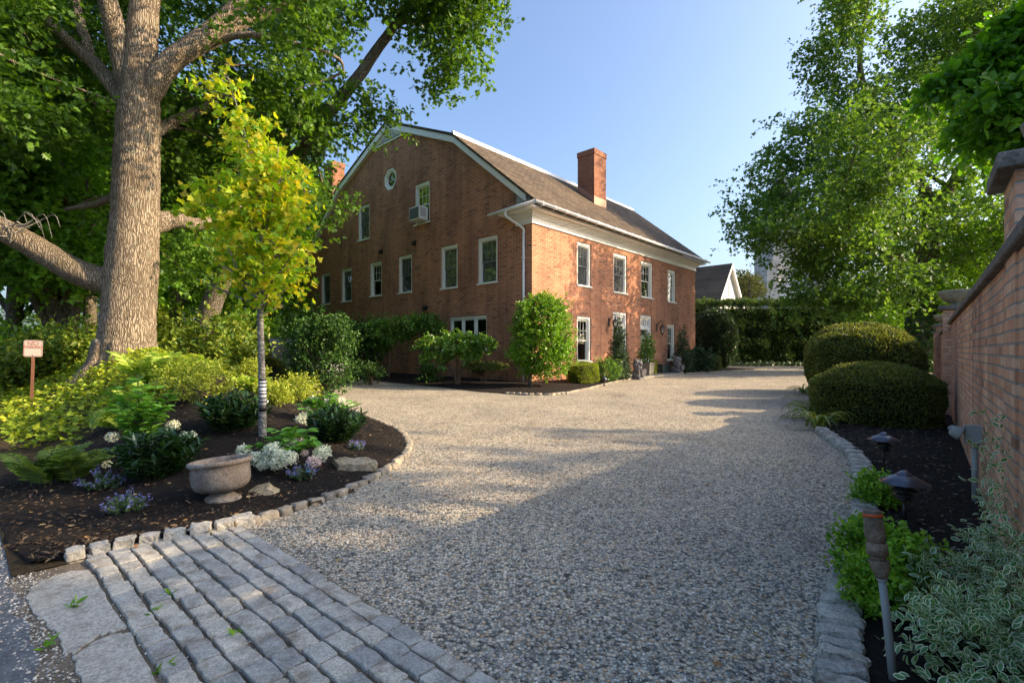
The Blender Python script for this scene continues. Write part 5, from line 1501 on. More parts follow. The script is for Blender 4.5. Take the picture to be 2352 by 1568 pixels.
# big tree on the right --------------------------------------------
RY = 26
rb = np.array([(2112 - CX_)/F_*RY, RY, .05])
blobs = [Db(2060,560,25,200,90,4.5,3), Db(1885,590,25,80,50,3.2,1.6), Db(1790,530,25,75,45,2.5,1.2), Db(1960,470,26,170,70,4,2.4), Db(1830,440,26,85,45,2.5,1.2), Db(1850,340,26,75,50,2.5,1.2), Db(2060,370,26,170,80,4.5,2.4), Db(1830,300,26,40,30,1.5,.4),
         Db(1935,290,26,70,45,2,.8), Db(2200,300,26,160,130,4.5,2.8), Db(1940,190,26,55,35,1.6,.6), Db(1905,120,26,50,55,1.6,.9), Db(1950,45,26,60,50,1.6,.9), Db(1980,-20,26,50,40,1.6,.6), Db(2080,220,26,70,60,2.5,.9), Db(2230,120,27,140,90,4,2.0), Db(2180,30,27,80,60,3,.9), Db(2300,20,27,120,100,4,1.4), Db(2130,140,27,60,40,2,.6),
         Db(2270,540,25,100,110,4,2.2), Db(1905,690,23,95,30,2.2,1.0), Db(1960,650,24,120,45,3,1.5), Db(1985,690,24,60,36,2.4,.5), Db(1740,480,26,40,26,1.2,.35), Db(1728,535,25,26,16,1.2,.2), Db(1960,300,19.5,60,40,1.2,.5), Db(2000,400,20,80,50,1.3,.7), Db(1930,470,20.5,70,45,1.3,.6), Db(2060,320,20,60,40,1.2,.5), Db(1970,560,21.5,90,50,1.6,.8), Db(1962,248,26,55,38,1.6,.5), Db(2150,90,27,90,50,3,1.0), Db(2260,60,27,90,60,3,1.2), Db(2080,280,26,80,50,2.5,.9), Db(1765,400,26,40,30,1.2,.4), Db(2150,480,25,150,90,4,1.6)]
rl = [(Dl([(2130,620),(2120,560),(2150,480),(2190,420),(2230,330),(2260,200),(2280,60)], [26,26,26,26,26.5,27,27]), [.4,.38,.34,.28,.2,.14,.06]),
      (Dl([(2150,480),(2090,380),(2040,290),(2010,240),(1985,200),(1975,150),(1978,100),(1985,50),(2000,-20)], 26), [.26,.24,.22,.2,.16,.13,.11,.08,.04]),
      (Dl([(1975,110),(1960,90),(1930,70)], 26), [.05,.04,.02]), (Dl([(1985,190),(1950,200),(1905,215)], 26), [.05,.04,.02]),
      (Dl([(2120,620),(2060,590),(1980,570),(1880,560),(1800,555)], [26,25.7,25.4,25,25]), [.18,.15,.12,.09,.04]),
      (Dl([(2120,640),(2180,600),(2250,560)], [26,25,24.5]), [.18,.13,.06]),
      (Dl([(2120,540),(2040,500),(1940,470),(1850,450)], 26), [.16,.12,.08,.04]), (Dl([(2130,690),(2060,690),(1980,690),(1900,700)], [26,25,24,23]), [.12,.1,.08,.03]), (Dl([(2180,430),(2110,390),(2050,370)], 26), [.12,.08,.04]),
      (Dl([(2240,300),(2190,200),(2180,110),(2195,50)], 27), [.10,.08,.06,.03])]
tree('broadleaf_tree', 'large spreading tree with dark ivy-clad trunk beyond the garden wall', rb, [rb, P(2112, 780, RY), P(2118, 700, RY), P(2128, 620, RY), P(2140, 540, RY)], [.75, .62, .52, .45, .38], rl, blobs, 640, .80, 8, .6, .165, 'maple', L['right'], M['darkbark'], None, 16, 190, .3, droop=.3, lam=2.2, thr=-.45, sides=16)
rt = bpy.data.objects['broadleaf_tree.%03d' % len(bgt)] if ('broadleaf_tree.%03d' % len(bgt)) in bpy.data.objects else None
rg = nrng(); n = 3600; t = rg.uniform(0, 1, n)**1.2; an = rg.uniform(0, 6.28, n); rad_ = np.interp(t, [0, .4, 1], [.82, .66, .5])
cx = P(2112, 800, RY); zt = t*5.6
p = np.stack([cx[0] + .03*zt + np.cos(an)*rad_, RY + np.sin(an)*rad_, .1 + zt], 1)
nn = np.stack([np.cos(an), np.sin(an), .3 + 0*an], 1)
leaves('ivy', p - rb, unit(rg.normal(size=p.shape)*.6 + np.array([0, 0, -1.])), nn + rg.normal(size=p.shape)*.4, .17*rg.uniform(.6, 1.3, n), 'maple', L['vine'], rt)
# shrubs and small trees at the end of the wall
for (dx, dy, Y, rx, rz, lb_) in ((2035, 720, 33, 2.6, 1.6, 'sunlit light green bush left of the ivy-clad trunk'), (2260, 560, 32, 4.0, 4.2, 'sunlit tree mass right of the ivy-clad trunk behind the wall'), (2200, 660, 26, 2.6, 1.8, 'bright bush behind the wall bowls'), (2330, 480, 24, 3, 3.5, 'bright foliage behind the near end of the garden wall'), (2100, 600, 44, 6, 5, 'far bright foliage seen through the big tree')):
    c = P(dx, dy, Y)
    shrub('sunlit_bush', lb_, 'shrub', (c[0], c[1], 0), [((0, 0, c[2]), (rx, rx*.8, rz)), ((-rx*.4, -.5, c[2]*.7), (rx*.6, rx*.6, rz*.6))], 620, 9, .45, .20, 'oval', L['back2'], .3, 1.3, -.35, stems=20, stemr=.04, group='sunlit foliage behind the garden wall')
# near tree behind the wall: its leafy boughs hang in at the top right and its crown shades the forecourt
nb = np.array([10.5, 1.2, 0.0])
blobs = [((11.2, .2, 5.2), (1.8, 1.6, 1.4), 1.0)]
BR = [(Dl([(2700,230),(2480,178),(2370,150),(2280,160),(2195,182),(2150,200)], [3.4,4,4.4,4.5,4.7,4.7]), [.03,.022,.015,.010,.006,.003]),
      (Dl([(2700,330),(2450,275),(2350,250),(2275,268),(2225,296)], [3.4,4,4.3,4.5,4.6]), [.025,.02,.012,.007,.003]),
      (Dl([(2600,20),(2450,55),(2360,85),(2300,120),(2240,158)], [3.6,4.2,4.4,4.5,4.6]), [.02,.016,.010,.006,.003]),
      (Dl([(2600,350),(2430,315),(2340,300),(2285,322)], [3.6,4.1,4.3,4.4]), [.016,.012,.008,.003]),
      (Dl([(2500,-40),(2400,0),(2330,45),(2285,95)], [3.8,4.2,4.5,4.7]), [.016,.012,.008,.003]),
      (Dl([(2560,220),(2430,205),(2340,205),(2262,222)], [3.8,4.0,4.1,4.2]), [.016,.012,.008,.003])]
for lp_, lr_ in BR:
    q_ = bez(lp_, 7)
    for v_ in q_[8:]: blobs.append((v_, (.07, .05, .06), .11))
nl = list(BR)
for an in (0, 1.2, 2.4, 3.4, 4.6, 5.5):
    p1 = nb + np.array([math.cos(an)*3.2 - .6, math.sin(an)*2.4, 6.2]); nl.append(([nb + np.array([0, 0, 2.4]), nb + np.array([math.cos(an)*1.5, math.sin(an)*1.2, 4.4]), p1], [.14, .10, .03]))
nl.append(([nb + np.array([0, 0, 2.2]), (7.5, 2.2, 3.6), P(2700, 300, 3.3)], [.08, .06, .035]))
tree('magnolia_tree', 'near tree with large oval leaves hanging in at the top right above the wall', nb, [nb, nb + np.array([0, 0, 2.4]), nb + np.array([-.1, 0, 5]), nb + np.array([-.2, 0, 9])], [.26, .22, .16, .05], nl, blobs, 120, .10, 6, .18, .088, 'big', L['magnolia'], M['darkbark'], None, 5, 60, .2, droop=.75, sides=12, tw_r=.012)

for (bx, by, h, r_, lb_) in ((9.9, 7.8, 2.45, 1.0, 'unseen leafy bush added close behind the garden wall by the nearest yew'), (11.6, 9.7, 2.6, 1.1, 'unseen leafy bush added behind the garden wall by the middle yew'), (13.6, 12.0, 2.8, 1.3, 'unseen leafy bush added behind the garden wall by the farthest yew'), (15.6, 14.6, 3.0, 1.4, 'unseen leafy bush added behind the far end of the garden wall')):
    shrub('shade_bush', lb_, 'shrub', (bx, by, 0), [((0, 0, h*.55), (r_, r_, h*.45)), ((.4, .5, h*.7), (r_*.6, r_*.6, h*.28))], 240, 8, .28, .11, 'oval', L['back2'], .4, .7, -.4, stems=16, stemr=.02, group='unseen shade bushes behind the garden wall')  # out of view, added to give the wall's shadow a leafy edge
# tall trees added out of view, crowns shaped to shade the forecourt
for i, (bx, by, ht, cr_, lb_) in enumerate(((27, -1.5, 21, 6.2, 'unseen tall tree off to the right, shading the forecourt'), (30, -14, 20, 7.0, 'second unseen shade tree to the right, farther back'), (24, -24, 19, 7.0, 'third unseen shade tree, behind the viewer'))):
    b = np.array([bx, by, 0.]); rg = nrng()
    bl = [((bx + (j % 2), by + (.3 if j % 2 else -.3), ht*zz), (cr_*.75, cr_*(.96 if zz < .85 else .85), ht*.14), 2.0) for j, zz in enumerate((.12, .27, .42, .57, .72, .87))]
    tree('broadleaf_tree', lb_, b, [b, b + np.array([0, 0, ht*.4]), b + np.array([0, 0, ht*.85])], [.4, .3, .1], [], bl, 330, 1.1, 6, .8, .42, 'oval', L['right'], M['darkbark'], 'unseen shade trees to the right', 10, 20, .4)
# right foreground planting
def box_small(x, y, r, h, label, n=1400):
    shrub('boxwood', label, 'shrub', (x, y, .03), [((0, 0, h*.5), (r, r, h*.52))], n//8, 9, .07, .030, 'oval', L['boxbright'], .45, .15, -.6, stems=16, stemr=.004, group='small bright boxwoods in the right bed')
for (dx, dy, rpx, hpx, lb_) in ((2012, 1168, 42, 62, 'small boxwood in front of the nearer path lamp'), (2078, 1390, 62, 150, 'bright boxwood right of the wooden torch head'), (1985, 1345, 50, 130, 'bright boxwood left of the torch on the edging stones'), (2010, 1420, 46, 120, 'lower boxwood spilling beside the torch pole')):
    b = G(dx, dy); sc = b[1]/F_
    box_small(b[0], b[1], rpx*sc, hpx*sc, lb_, 1700)
# variegated euonymus
rg = nrng(); eb = np.array([2.17, 2.02, .02]); o = thing('variegated_euonymus', 'mound of green and cream variegated euonymus by the near wall', 'shrub', eb)
L4 = []
for (c, r, nt) in (((.1, .0, .13), (.58, .44, .18), 480), ((-.30, -.28, .08), (.40, .34, .18), 420), ((.5, .25, .17), (.40, .40, .20), 320), ((.35, -.35, .12), (.5, .35, .24), 340), ((-.1, -.55, .08), (.4, .3, .18), 260), ((-.35, -.5, .06), (.3, .25, .16), 180), ((.35, -.6, .14), (.4, .25, .2), 200)):
    tw = blob_pts(rg, c, r, nt, .6, .22, -.6); tw = tw[tw[:, 2] > 0]
    L4.append(twig_leaves(rg, tw, np.array(c) - np.array([0, 0, .15]), 7, .075, .036, .7, .9, 0, .6))
for (k0, h0) in ((-4.75, .62), (-4.95, .95), (-5.15, .8), (-4.6, .4)):
    st = WP(k0, .04, .05) - eb; tp = WP(k0 + .15, .05, h0) - eb; t = np.linspace(.1, 1, 26)
    tw = st + (tp - st)*t[:, None] + rg.normal(size=(26, 3))*.03
    L4.append(twig_leaves(rg, tw, tw - np.array(list(WALLN) + [0])*.2, 3, .06, .034, .5, .9, 0, .6))
p, a, n_, s_ = cat4(L4)
leaves('foliage', p, a, n_, s_, 'varieg', [L['evgreen'], L['evcream']], o)
mb = MB()
for q in p[rg.choice(len(p), 60, replace=False)]: mb.tube([(q[0]*.3, q[1]*.3, 0), q*np.array([.7, .7, .6]), q], .003, 4, caps=False)
mb.build('stems', M['stem'], o, fixn=False)
# daylilies
def lily(dx, dy, r, n, label):
    b = G(dx, dy); rg = nrng(); o = thing('daylily', label, 'plant', (b[0], b[1], .02), 0, 'daylily clumps by the gravel')
    mb = MB()
    for i in range(n):
        az = rg.uniform(0, 6.28); L_ = r*rg.uniform(.8, 1.4); el = rg.uniform(.8, 1.35); pts = [np.array([rg.normal()*.06, rg.normal()*.06, 0])]
        for j in range(7):
            e = el - 2.1*(j/6.)**1.5
            pts.append(pts[-1] + np.array([math.cos(az)*math.cos(e), math.sin(az)*math.cos(e), math.sin(e)])*L_/7)
        pts = np.array(pts); sd = np.array([-math.sin(az), math.cos(az), 0]); w = .017*np.array([.8, 1, 1, 1, .95, .8, .5, .06])
        vs = []
        for q, ww in zip(pts, w): vs += [q - sd*ww + [0, 0, .006], q - [0, 0, .003], q + sd*ww + [0, 0, .006]]
        mb.add(vs, [f_ for j in range(7) for f_ in ((3*j, 3*j+1, 3*j+4, 3*j+3), (3*j+1, 3*j+2, 3*j+5, 3*j+4))], 0, True)
    mb.build('blade', L['lily'], o, fixn=False)
lily(1868, 958, .55, 46, 'daylily clump with arching blades beside the nearest yew'); lily(1880, 985, .5, 34, 'lower daylily clump spilling over the gravel edge'); lily(1850, 905, .45, 26, 'farther small daylily clump beside the middle yew')
# fallen leaves, weeds
rg = nrng(); n = 190
k = rg.uniform(size=n)
x = np.where(k < .35, rg.uniform(-4, -1.8, n), rg.uniform(1.2, 6, n)); y = np.where(k < .35, rg.uniform(2.9, 5, n), rg.uniform(2, 9, n))
gm = k > .72; x[gm] = rg.uniform(-1.5, 3.5, gm.sum()); y[gm] = rg.uniform(1.9, 7, gm.sum())
z = Hh(x, y) + .052; z[gm] = .012
p = np.stack([x, y, z], 1)
tag(leaves('leaf_litter', p, rg.normal(size=p.shape)*np.array([1, 1, .15]), np.array([0, 0, 1.]) + rg.normal(size=p.shape)*.25, .034*rg.uniform(.5, 1.5, n), 'oak', L['litter']), kind='stuff')
for i, (dx, dy) in enumerate(((115, 1490), (352, 1415), (170, 1395), (370, 1545), (540, 1465), (388, 1372))):
    b = G(dx, dy); rg = nrng(); n = 16; A = unit(rg.normal(size=(n, 3))*np.array([1, 1, .2]) + np.array([0, 0, .6]))
    o = leaves('weed', np.repeat(np.array([[0, 0, .004]]), n, 0) + rg.normal(size=(n, 3))*.008, A, np.array([0, 0, 1.]) + rg.normal(size=(n, 3))*.3, .05*rg.uniform(.5, 1.2, n), 'lance', L['boxbright'])
    o.location = [float(v) for v in b]
    tag(o, ['tuft of green weed between asphalt and concrete slab', 'leafy weed at the slab edge beside the setts', 'tiny weed by the broken slab corner', 'weed at the front edge of the slab by the setts', 'small weed growing in the joint amid the setts', 'grass sprig at the corner of the first row of setts'][i], 'weed', 'weeds in the paving')
rg = nrng(); n = 9000
q = rg.integers(0, 150*69, n); Pb_ = np.stack([Xb, Yb, Zb], -1).reshape(-1, 3)[q] + rg.normal(size=(n, 3))*np.array([.05, .05, 0])
ok = inpoly(Pb_[:, 0], Pb_[:, 1], bp); Pb_ = Pb_[ok]; Pb_[:, 2] = Hh(Pb_[:, 0], Pb_[:, 1]) + .042 + rg.uniform(-.004, .012, len(Pb_))
n = 9000; k_ = rg.uniform(-5.5, 3.5, n); o_ = rg.uniform(.1, 2.4, n); xy = WALLP[None] + WALLD[None]*k_[:, None] + WALLN[None]*o_[:, None]
inside = xy[:, 0] > np.interp(xy[:, 1], RE[::-1, 1], RE[::-1, 0]) + .12
Pr_ = np.concatenate([xy, np.full((n, 1), .05)], 1)[inside]; Pr_[:, 2] += rg.uniform(-.012, .01, len(Pr_))
for pp_, mt_ in ((Pb_, 'chip'), (Pr_, 'chipblack')):
    cols = [(.016, .011, .008), (.045, .030, .020), (.09, .06, .04), (.20, .14, .09)] if mt_ == 'chip' else [(.010, .009, .008), (.03, .027, .024), (.08, .07, .06), (.20, .16, .12)]
    L[mt_] = leafmat(mt_, cols, .02, .9, .5)
    tag(leaves('mulch_chips', pp_, rg.normal(size=pp_.shape)*np.array([1, 1, .25]), np.array([0, 0, 1.]) + rg.normal(size=pp_.shape)*.5, .034*rg.uniform(.4, 1.5, len(pp_)), 'lance', L[mt_]), kind='stuff')
# ================================================================ garden wall, piers, bowls
wang = math.atan2(WALLD[1], WALLD[0])
def walllocal(name, label, cat, k, z=0.0, group=None):
    b = WP(k, 0, z); return thing(name, label, cat, b, wang, group)
w = walllocal('garden_wall', 'long pink-red brick garden wall with stone coping and square piers', 'wall', 0, 0)
m = MB(); m.box(-7.5, 24, -.24, 0, -.1, 1.75); m.build('wall_face', M['wall_brick'], w)
m = MB(); k = -7.5
rr = random.Random(4)
while k < 24:
    l = rr.uniform(.85, 1.05); m.box(k, min(24, k + l) - .006, -.29, .045, 1.753 + rr.uniform(0, .004), 1.822 + rr.uniform(-.004, .004)); k += l
o = m.build('coping', M['capstone'], w); bevel(o, .008, 1)
for k, top in ((-5.06, 2.17), (3.9, 2.03), (12.2, 2.03), (20.6, 2.03)):
    m = MB(); pr = .012 if k < 0 else .11; m.box(k, k + .46, -.36, pr, -.1, top); p = m.build('pier', M['wall_brick'], w)
    m = MB(); m.box(k - .06, k + .52, -.43, pr + .07, top + .003, top + .085); c = m.build('pier_cap', M['capstone'], p); bevel(c, .01, 2)
for k, top, lb in ((-4.83, 2.258, 'stone bowl on the nearest wall pier at the right photo edge'), (4.13, 2.118, 'wide stone bowl on the wall pier beside the clipped yews'), (12.43, 2.118, 'stone bowl on the third, farther wall pier'), (20.83, 2.118, 'tiny far stone bowl on the last wall pier')):
    b = WP(k, -.24 if k < 0 else -.11, top); bs_ = .66 if k < 0 else .95; o = thing('stone_bowl', lb, 'bowl', b, 0, 'stone bowls on the wall piers')
    m = MB(); m.lathe([(0, 0), (.13, 0), (.14, .02), (.11, .045), (.17, .075), (.25, .14), (.30, .22), (.315, .275), (.32, .30), (.295, .305), (.28, .26), (.2, .15), (0, .1)], 36)
    m.V = [(x*bs_, y*bs_, z*bs_) for x, y, z in m.V]; m.build('bowl', M['bowl'], o)

# electrical box with conduit and floodlight on the wall
b = WP(-3.15, .055, 0)
o = thing('electrical_box', 'grey outlet box on a conduit with small floodlight at the brick wall', 'electrical box', b, wang)
m = MB(); m.tube([(0, 0, -.02), (0, 0, .50)], .021, 12); m.tube([(0, 0, .46), (0, 0, .51)], .027, 12); m.build('conduit', M['galv'], o)
m = MB(); m.box(-.05, .05, -.04, .06, .50, .635); m.box(-.056, .056, .06, .068, .495, .64); m.box(-.052, .052, -.042, .062, .636, .642); q = m.build('outlet_box', M['galv'], o); bevel(q, .004, 2)
m = MB(); m.tube(bez([(-.02, .07, .60), (-.03, .10, .60), (-.035, .135, .625), (-.04, .16, .60)], 5), .012, 8)
m.lathe([(0, .0), (.03, 0), (.045, .02), (.055, .065), (.055, .075), (.045, .07), (0, .06)], 20, (0, 0, 0))
n0 = len(m.V) - 7*20; rot = Matrix.Rotation(R(115), 3, 'X')
for i in range(n0, len(m.V)):
    v = rot @ Vector(m.V[i]); m.V[i] = (v.x - .04, v.y + .15, v.z + .60)
m.build('floodlight', M['galv'], o)

# path lamps
def pathlamp(dx, dy, z, h, label, sc=1.0):
    b = G(dx, dy, z); o = thing('path_lamp', label, 'path light', b, 0, 'tiered metal path lamps'); r = .148*sc
    m = MB(); m.lathe([(.0, h), (.012, h), (.05, h-.028), (.052, h-.034), (.06, h-.036), (r, h-.085), (r, h-.09), (.05, h-.06), (0, h-.06)], 32); m.build('lamp_cap', M['lightcap'], o)
    m = MB()
    for k in range(2):
        z0 = h - .125 - .042*k; rr_ = .088 - .012*k
        m.lathe([(.03, z0 + .014), (rr_, z0 - .008), (rr_, z0 - .012), (.03, z0 + .006)], 24)
    m.lathe([(.0, h-.21), (.05, h-.205), (.055, h-.195), (.018, h-.185), (.0, h-.185)], 20)
    m.tube([(0, 0, -.02), (0, 0, h - .2)], .0125, 10); m.lathe([(0, .015), (.05, .012), (.055, 0), (.05, -.02)], 20); m.build('post', M['dark'], o)
    for k in range(3):
        a = 2.1*k; m = MB(); m.tube([(math.cos(a)*.055, math.sin(a)*.055, h-.2), (math.cos(a)*.055, math.sin(a)*.055, h-.065)], .004, 6); m.build('rod', M['dark'], o)
    m = MB(); m.lathe([(.03, h-.2), (.036, h-.19), (.036, h-.08), (.03, h-.066)], 16); m.build('lamp_glass', M['lampglass'], o)
pathlamp(2077, 1197, .03, .365, 'nearer tiered path lamp by the small boxwood')
pathlamp(2030, 1062, .03, .335, 'farther path lamp in front of the nearest clipped yew')
b = G(1388, 882, .06)
pathlamp(1388, 884, .06, .30, 'small path lamp in the house bed by the low hedge', .62)

# wooden garden torch at the lower right
b = np.array([1.415, 1.79, 0.0]); o = thing('garden_torch', 'weathered wooden torch head with orange tape on a grey metal pole', 'torch', b)
t1 = P(2026, 1330, 1.80) - b; t2 = P(2018, 1285, 1.81) - b; t3 = P(2003, 1172, 1.84) - b; ax = (t3 - t2)
m = MB(); m.tube([(0, 0, -.05), t1*.6, t1], [.014, .0135, .013], 14); m.tube([t1 - ax*.02, t1 + ax*.02], .017, 14); m.build('pole', M['galv'], o)
m = MB(); m.tube([t1 + ax*.0, t1*.5 + t2*.5, t2 - ax*.02, t2 + ax*.0], [.015, .028, .034, .032], 18); m.tube([t2 - ax*.0, t2 + ax*.10], [.025, .025], 14); m.tube([t2 + ax*.10, t2 + ax*.34, t2 + ax*.36], [.035, .033, .025], 18); m.build('socket', M['woodold'], o)
m = MB(); m.tube([t2 + ax*.36, t2 + ax*.5, t2 + ax*.75, t3], [.028, .034, .031, .029], 20, rough=.05, rng=random.Random(2)); m.build('wooden_head', M['woodold'], o)
m = MB(); m.tube([t2 + ax*.88, t2 + ax*.94], [.0325, .032], 20); m.build('tape_band', M['orange'], o)

# ---------------------------------------------------------------- left bed objects
b = on_bed(512, 1143); o = thing('stone_urn', 'wide weathered stone urn, empty, tilted on its foot', 'urn', b - np.array([0, 0, .02]))
m = MB(); sx, sy = 1.0, .86
m.lathe([(0, 0), (.125, 0), (.135, .015), (.125, .03), (.09, .05), (.065, .075), (.06, .095), (.0, .095)], 44, sx=1.05, sy=.9); m.build('foot', M['urn'], o)
m = MB(); m.lathe([(0, .07), (.09, .075), (.165, .09), (.205, .12), (.218, .16), (.221, .20), (.219, .25), (.216, .285), (.222, .29), (.236, .298), (.242, .312), (.238, .326), (.222, .333), (.205, .326), (.20, .30), (.196, .22), (.17, .15), (0, .135)], 56, sx=sx, sy=sy)
q = m.build('bowl', M['urn'], o); q.rotation_euler = (R(-2), R(-5.5), 0)

def rock(dx, dy, r, seed, label, planes, tilt=(0, 0), mat='boulder'):
    b = on_bed(dx, dy); rg = np.random.default_rng(seed)
    bm = bmesh.new(); bmesh.ops.create_icosphere(bm, subdivisions=4, radius=1)
    V = np.array([v.co[:] for v in bm.verts])
    for nrm, d in planes:
        n_ = np.array(nrm, float); n_ /= np.linalg.norm(n_)
        e = V @ n_ - d; V = V - np.maximum(e, 0)[:, None]*n_*.96
    V = V*np.array(r)
    V += .05*min(r)*np.stack([lump(rg, V, .12) for _ in range(3)], 1) + .018*min(r)*rg.normal(size=V.shape)
    for v, c in zip(bm.verts, V): v.co = c
    me = bpy.data.meshes.new('rock'); bm.to_mesh(me); bm.free(); me.materials.append(M[mat])
    o = link(bpy.data.objects.new('rock', me)); o.location = [float(v) for v in b]; o.rotation_euler = (tilt[0], tilt[1], rg.uniform(0, .4))
    return tag(o, label, 'rock', None, 'group' and None)
rock(612, 1133, (.16, .11, .105), 3, 'small peaked tan rock beside the urn foot', [((0, 0, -1), .15), ((-.5, -.2, 1), .55), ((.8, -.1, .8), .5), ((1, -.6, .1), .62), ((-1, -.5, .2), .7), ((0, -1, .15), .55), ((.3, 1, .3), .6)])
rock(812, 1078, (.25, .16, .17), 8, 'flat-topped tan rock near the gravel edge', [((0, 0, -1), .35), ((.10, -.16, 1), .52), ((-1, -.3, .1), .72), ((1, -.25, -.3), .8), ((.2, -1, -.15), .5), ((-.2, 1, .2), .6), ((.6, -.8, -.2), .62)])
b = on_bed(708, 1108); o = thing('stake_light', 'short black garden stake light with cyan top in the catmint', 'garden light', b)
m = MB(); m.tube([(0, 0, -.02), (0, 0, .075), (0, 0, .08), (0, 0, .10)], [.018, .018, .024, .024], 16); m.build('body', M['dark'], o)
m = MB(); m.lathe([(0, .106), (.018, .106), (.021, .101)], 16); m.build('lens', M['cyan'], o)

# no parking sign
b = np.array([-9.62, 9.7, 0]); b[2] = float(Hh(b[0], b[1])) - .02
o = thing('no_parking_sign', 'small faded no parking sign on a rusty steel post', 'sign', b, R(-42)*-1 + R(0))
top = P(60, 781, 9.7)[2] - b[2]; bot = P(60, 819, 9.7)[2] - b[2]
yaw = math.atan2(9.7, -9.62) ; o.rotation_euler = (0, R(1.5), R(30))
m = MB(); m.box(-.022, .022, .004, .012, -.1, bot + .28); m.box(-.022, -.012, .012, .035, -.1, bot + .28); m.box(.012, .022, .012, .035, -.1, bot + .28); m.build('post', M['rust'], o)
def rrect(w, h, r, n=6):
    pts = []
    for cx, cz, a0 in ((w-r, h-r, 0), (-w+r, h-r, 90), (-w+r, -h+r, 180), (w-r, -h+r, 270)):
        for k in range(n+1):
            a = R(a0 + 90*k/n); pts.append((cx + r*math.cos(a), cz + r*math.sin(a)))
    return pts
cz = (top + bot)/2; hh_ = (top - bot)/2; hw_ = hh_*.86
def plate(nm, w, h, r, y0, y1, mt):
    m = MB(); m.prism(rrect(w, h, r), 'y', y0, y1); m.V = [(x, y, z + cz) for x, y, z in m.V]; return m.build(nm, mt, o)
pl = plate('sign_plate', hw_, hh_, .035, -.002, .003, M['signwhite'])
# thin red border as a ring of quads
m = MB(); A_ = rrect(hw_*.95, hh_*.95, .032); B_ = rrect(hw_*.90, hh_*.905, .026); n = len(A_)
for i in range(n):
    j = (i+1) % n; m.add([(A_[i][0], -.004, A_[i][1] + cz), (A_[j][0], -.004, A_[j][1] + cz), (B_[j][0], -.004, B_[j][1] + cz), (B_[i][0], -.004, B_[i][1] + cz)], [(0, 1, 2, 3)])
m.build('border', M['signred'], o)
def text(body, size, x, z, y, mt, parent, wide=1.0, name='lettering'):
    cu = bpy.data.curves.new(name, 'FONT'); cu.body = body; cu.size = size; cu.align_x = 'CENTER'; cu.extrude = .0006
    tmp = bpy.data.objects.new(name, cu); COL.objects.link(tmp); dg_ = bpy.context.evaluated_depsgraph_get()
    me = bpy.data.meshes.new_from_object(tmp.evaluated_get(dg_)); bpy.data.objects.remove(tmp)
    me.materials.clear(); me.materials.append(mt); to = bpy.data.objects.new(name, me); link(to, parent)
    to.location = (x, y, z); to.rotation_euler = (R(90), 0, 0); to.scale = (wide, 1, 1); return to
text('NO', .10, 0, cz + hh_*.40, -.005, M['signred'], o, 1.1); text('PARKING', .085, 0, cz + hh_*.0, -.005, M['signred'], o, .80)
m = MB()
for z in (cz + hh_*.84, cz - hh_*.84): m.tube([(0, -.009, z), (0, .003, z)], .008, 8)
m.build('bolt', M['dark'], o)

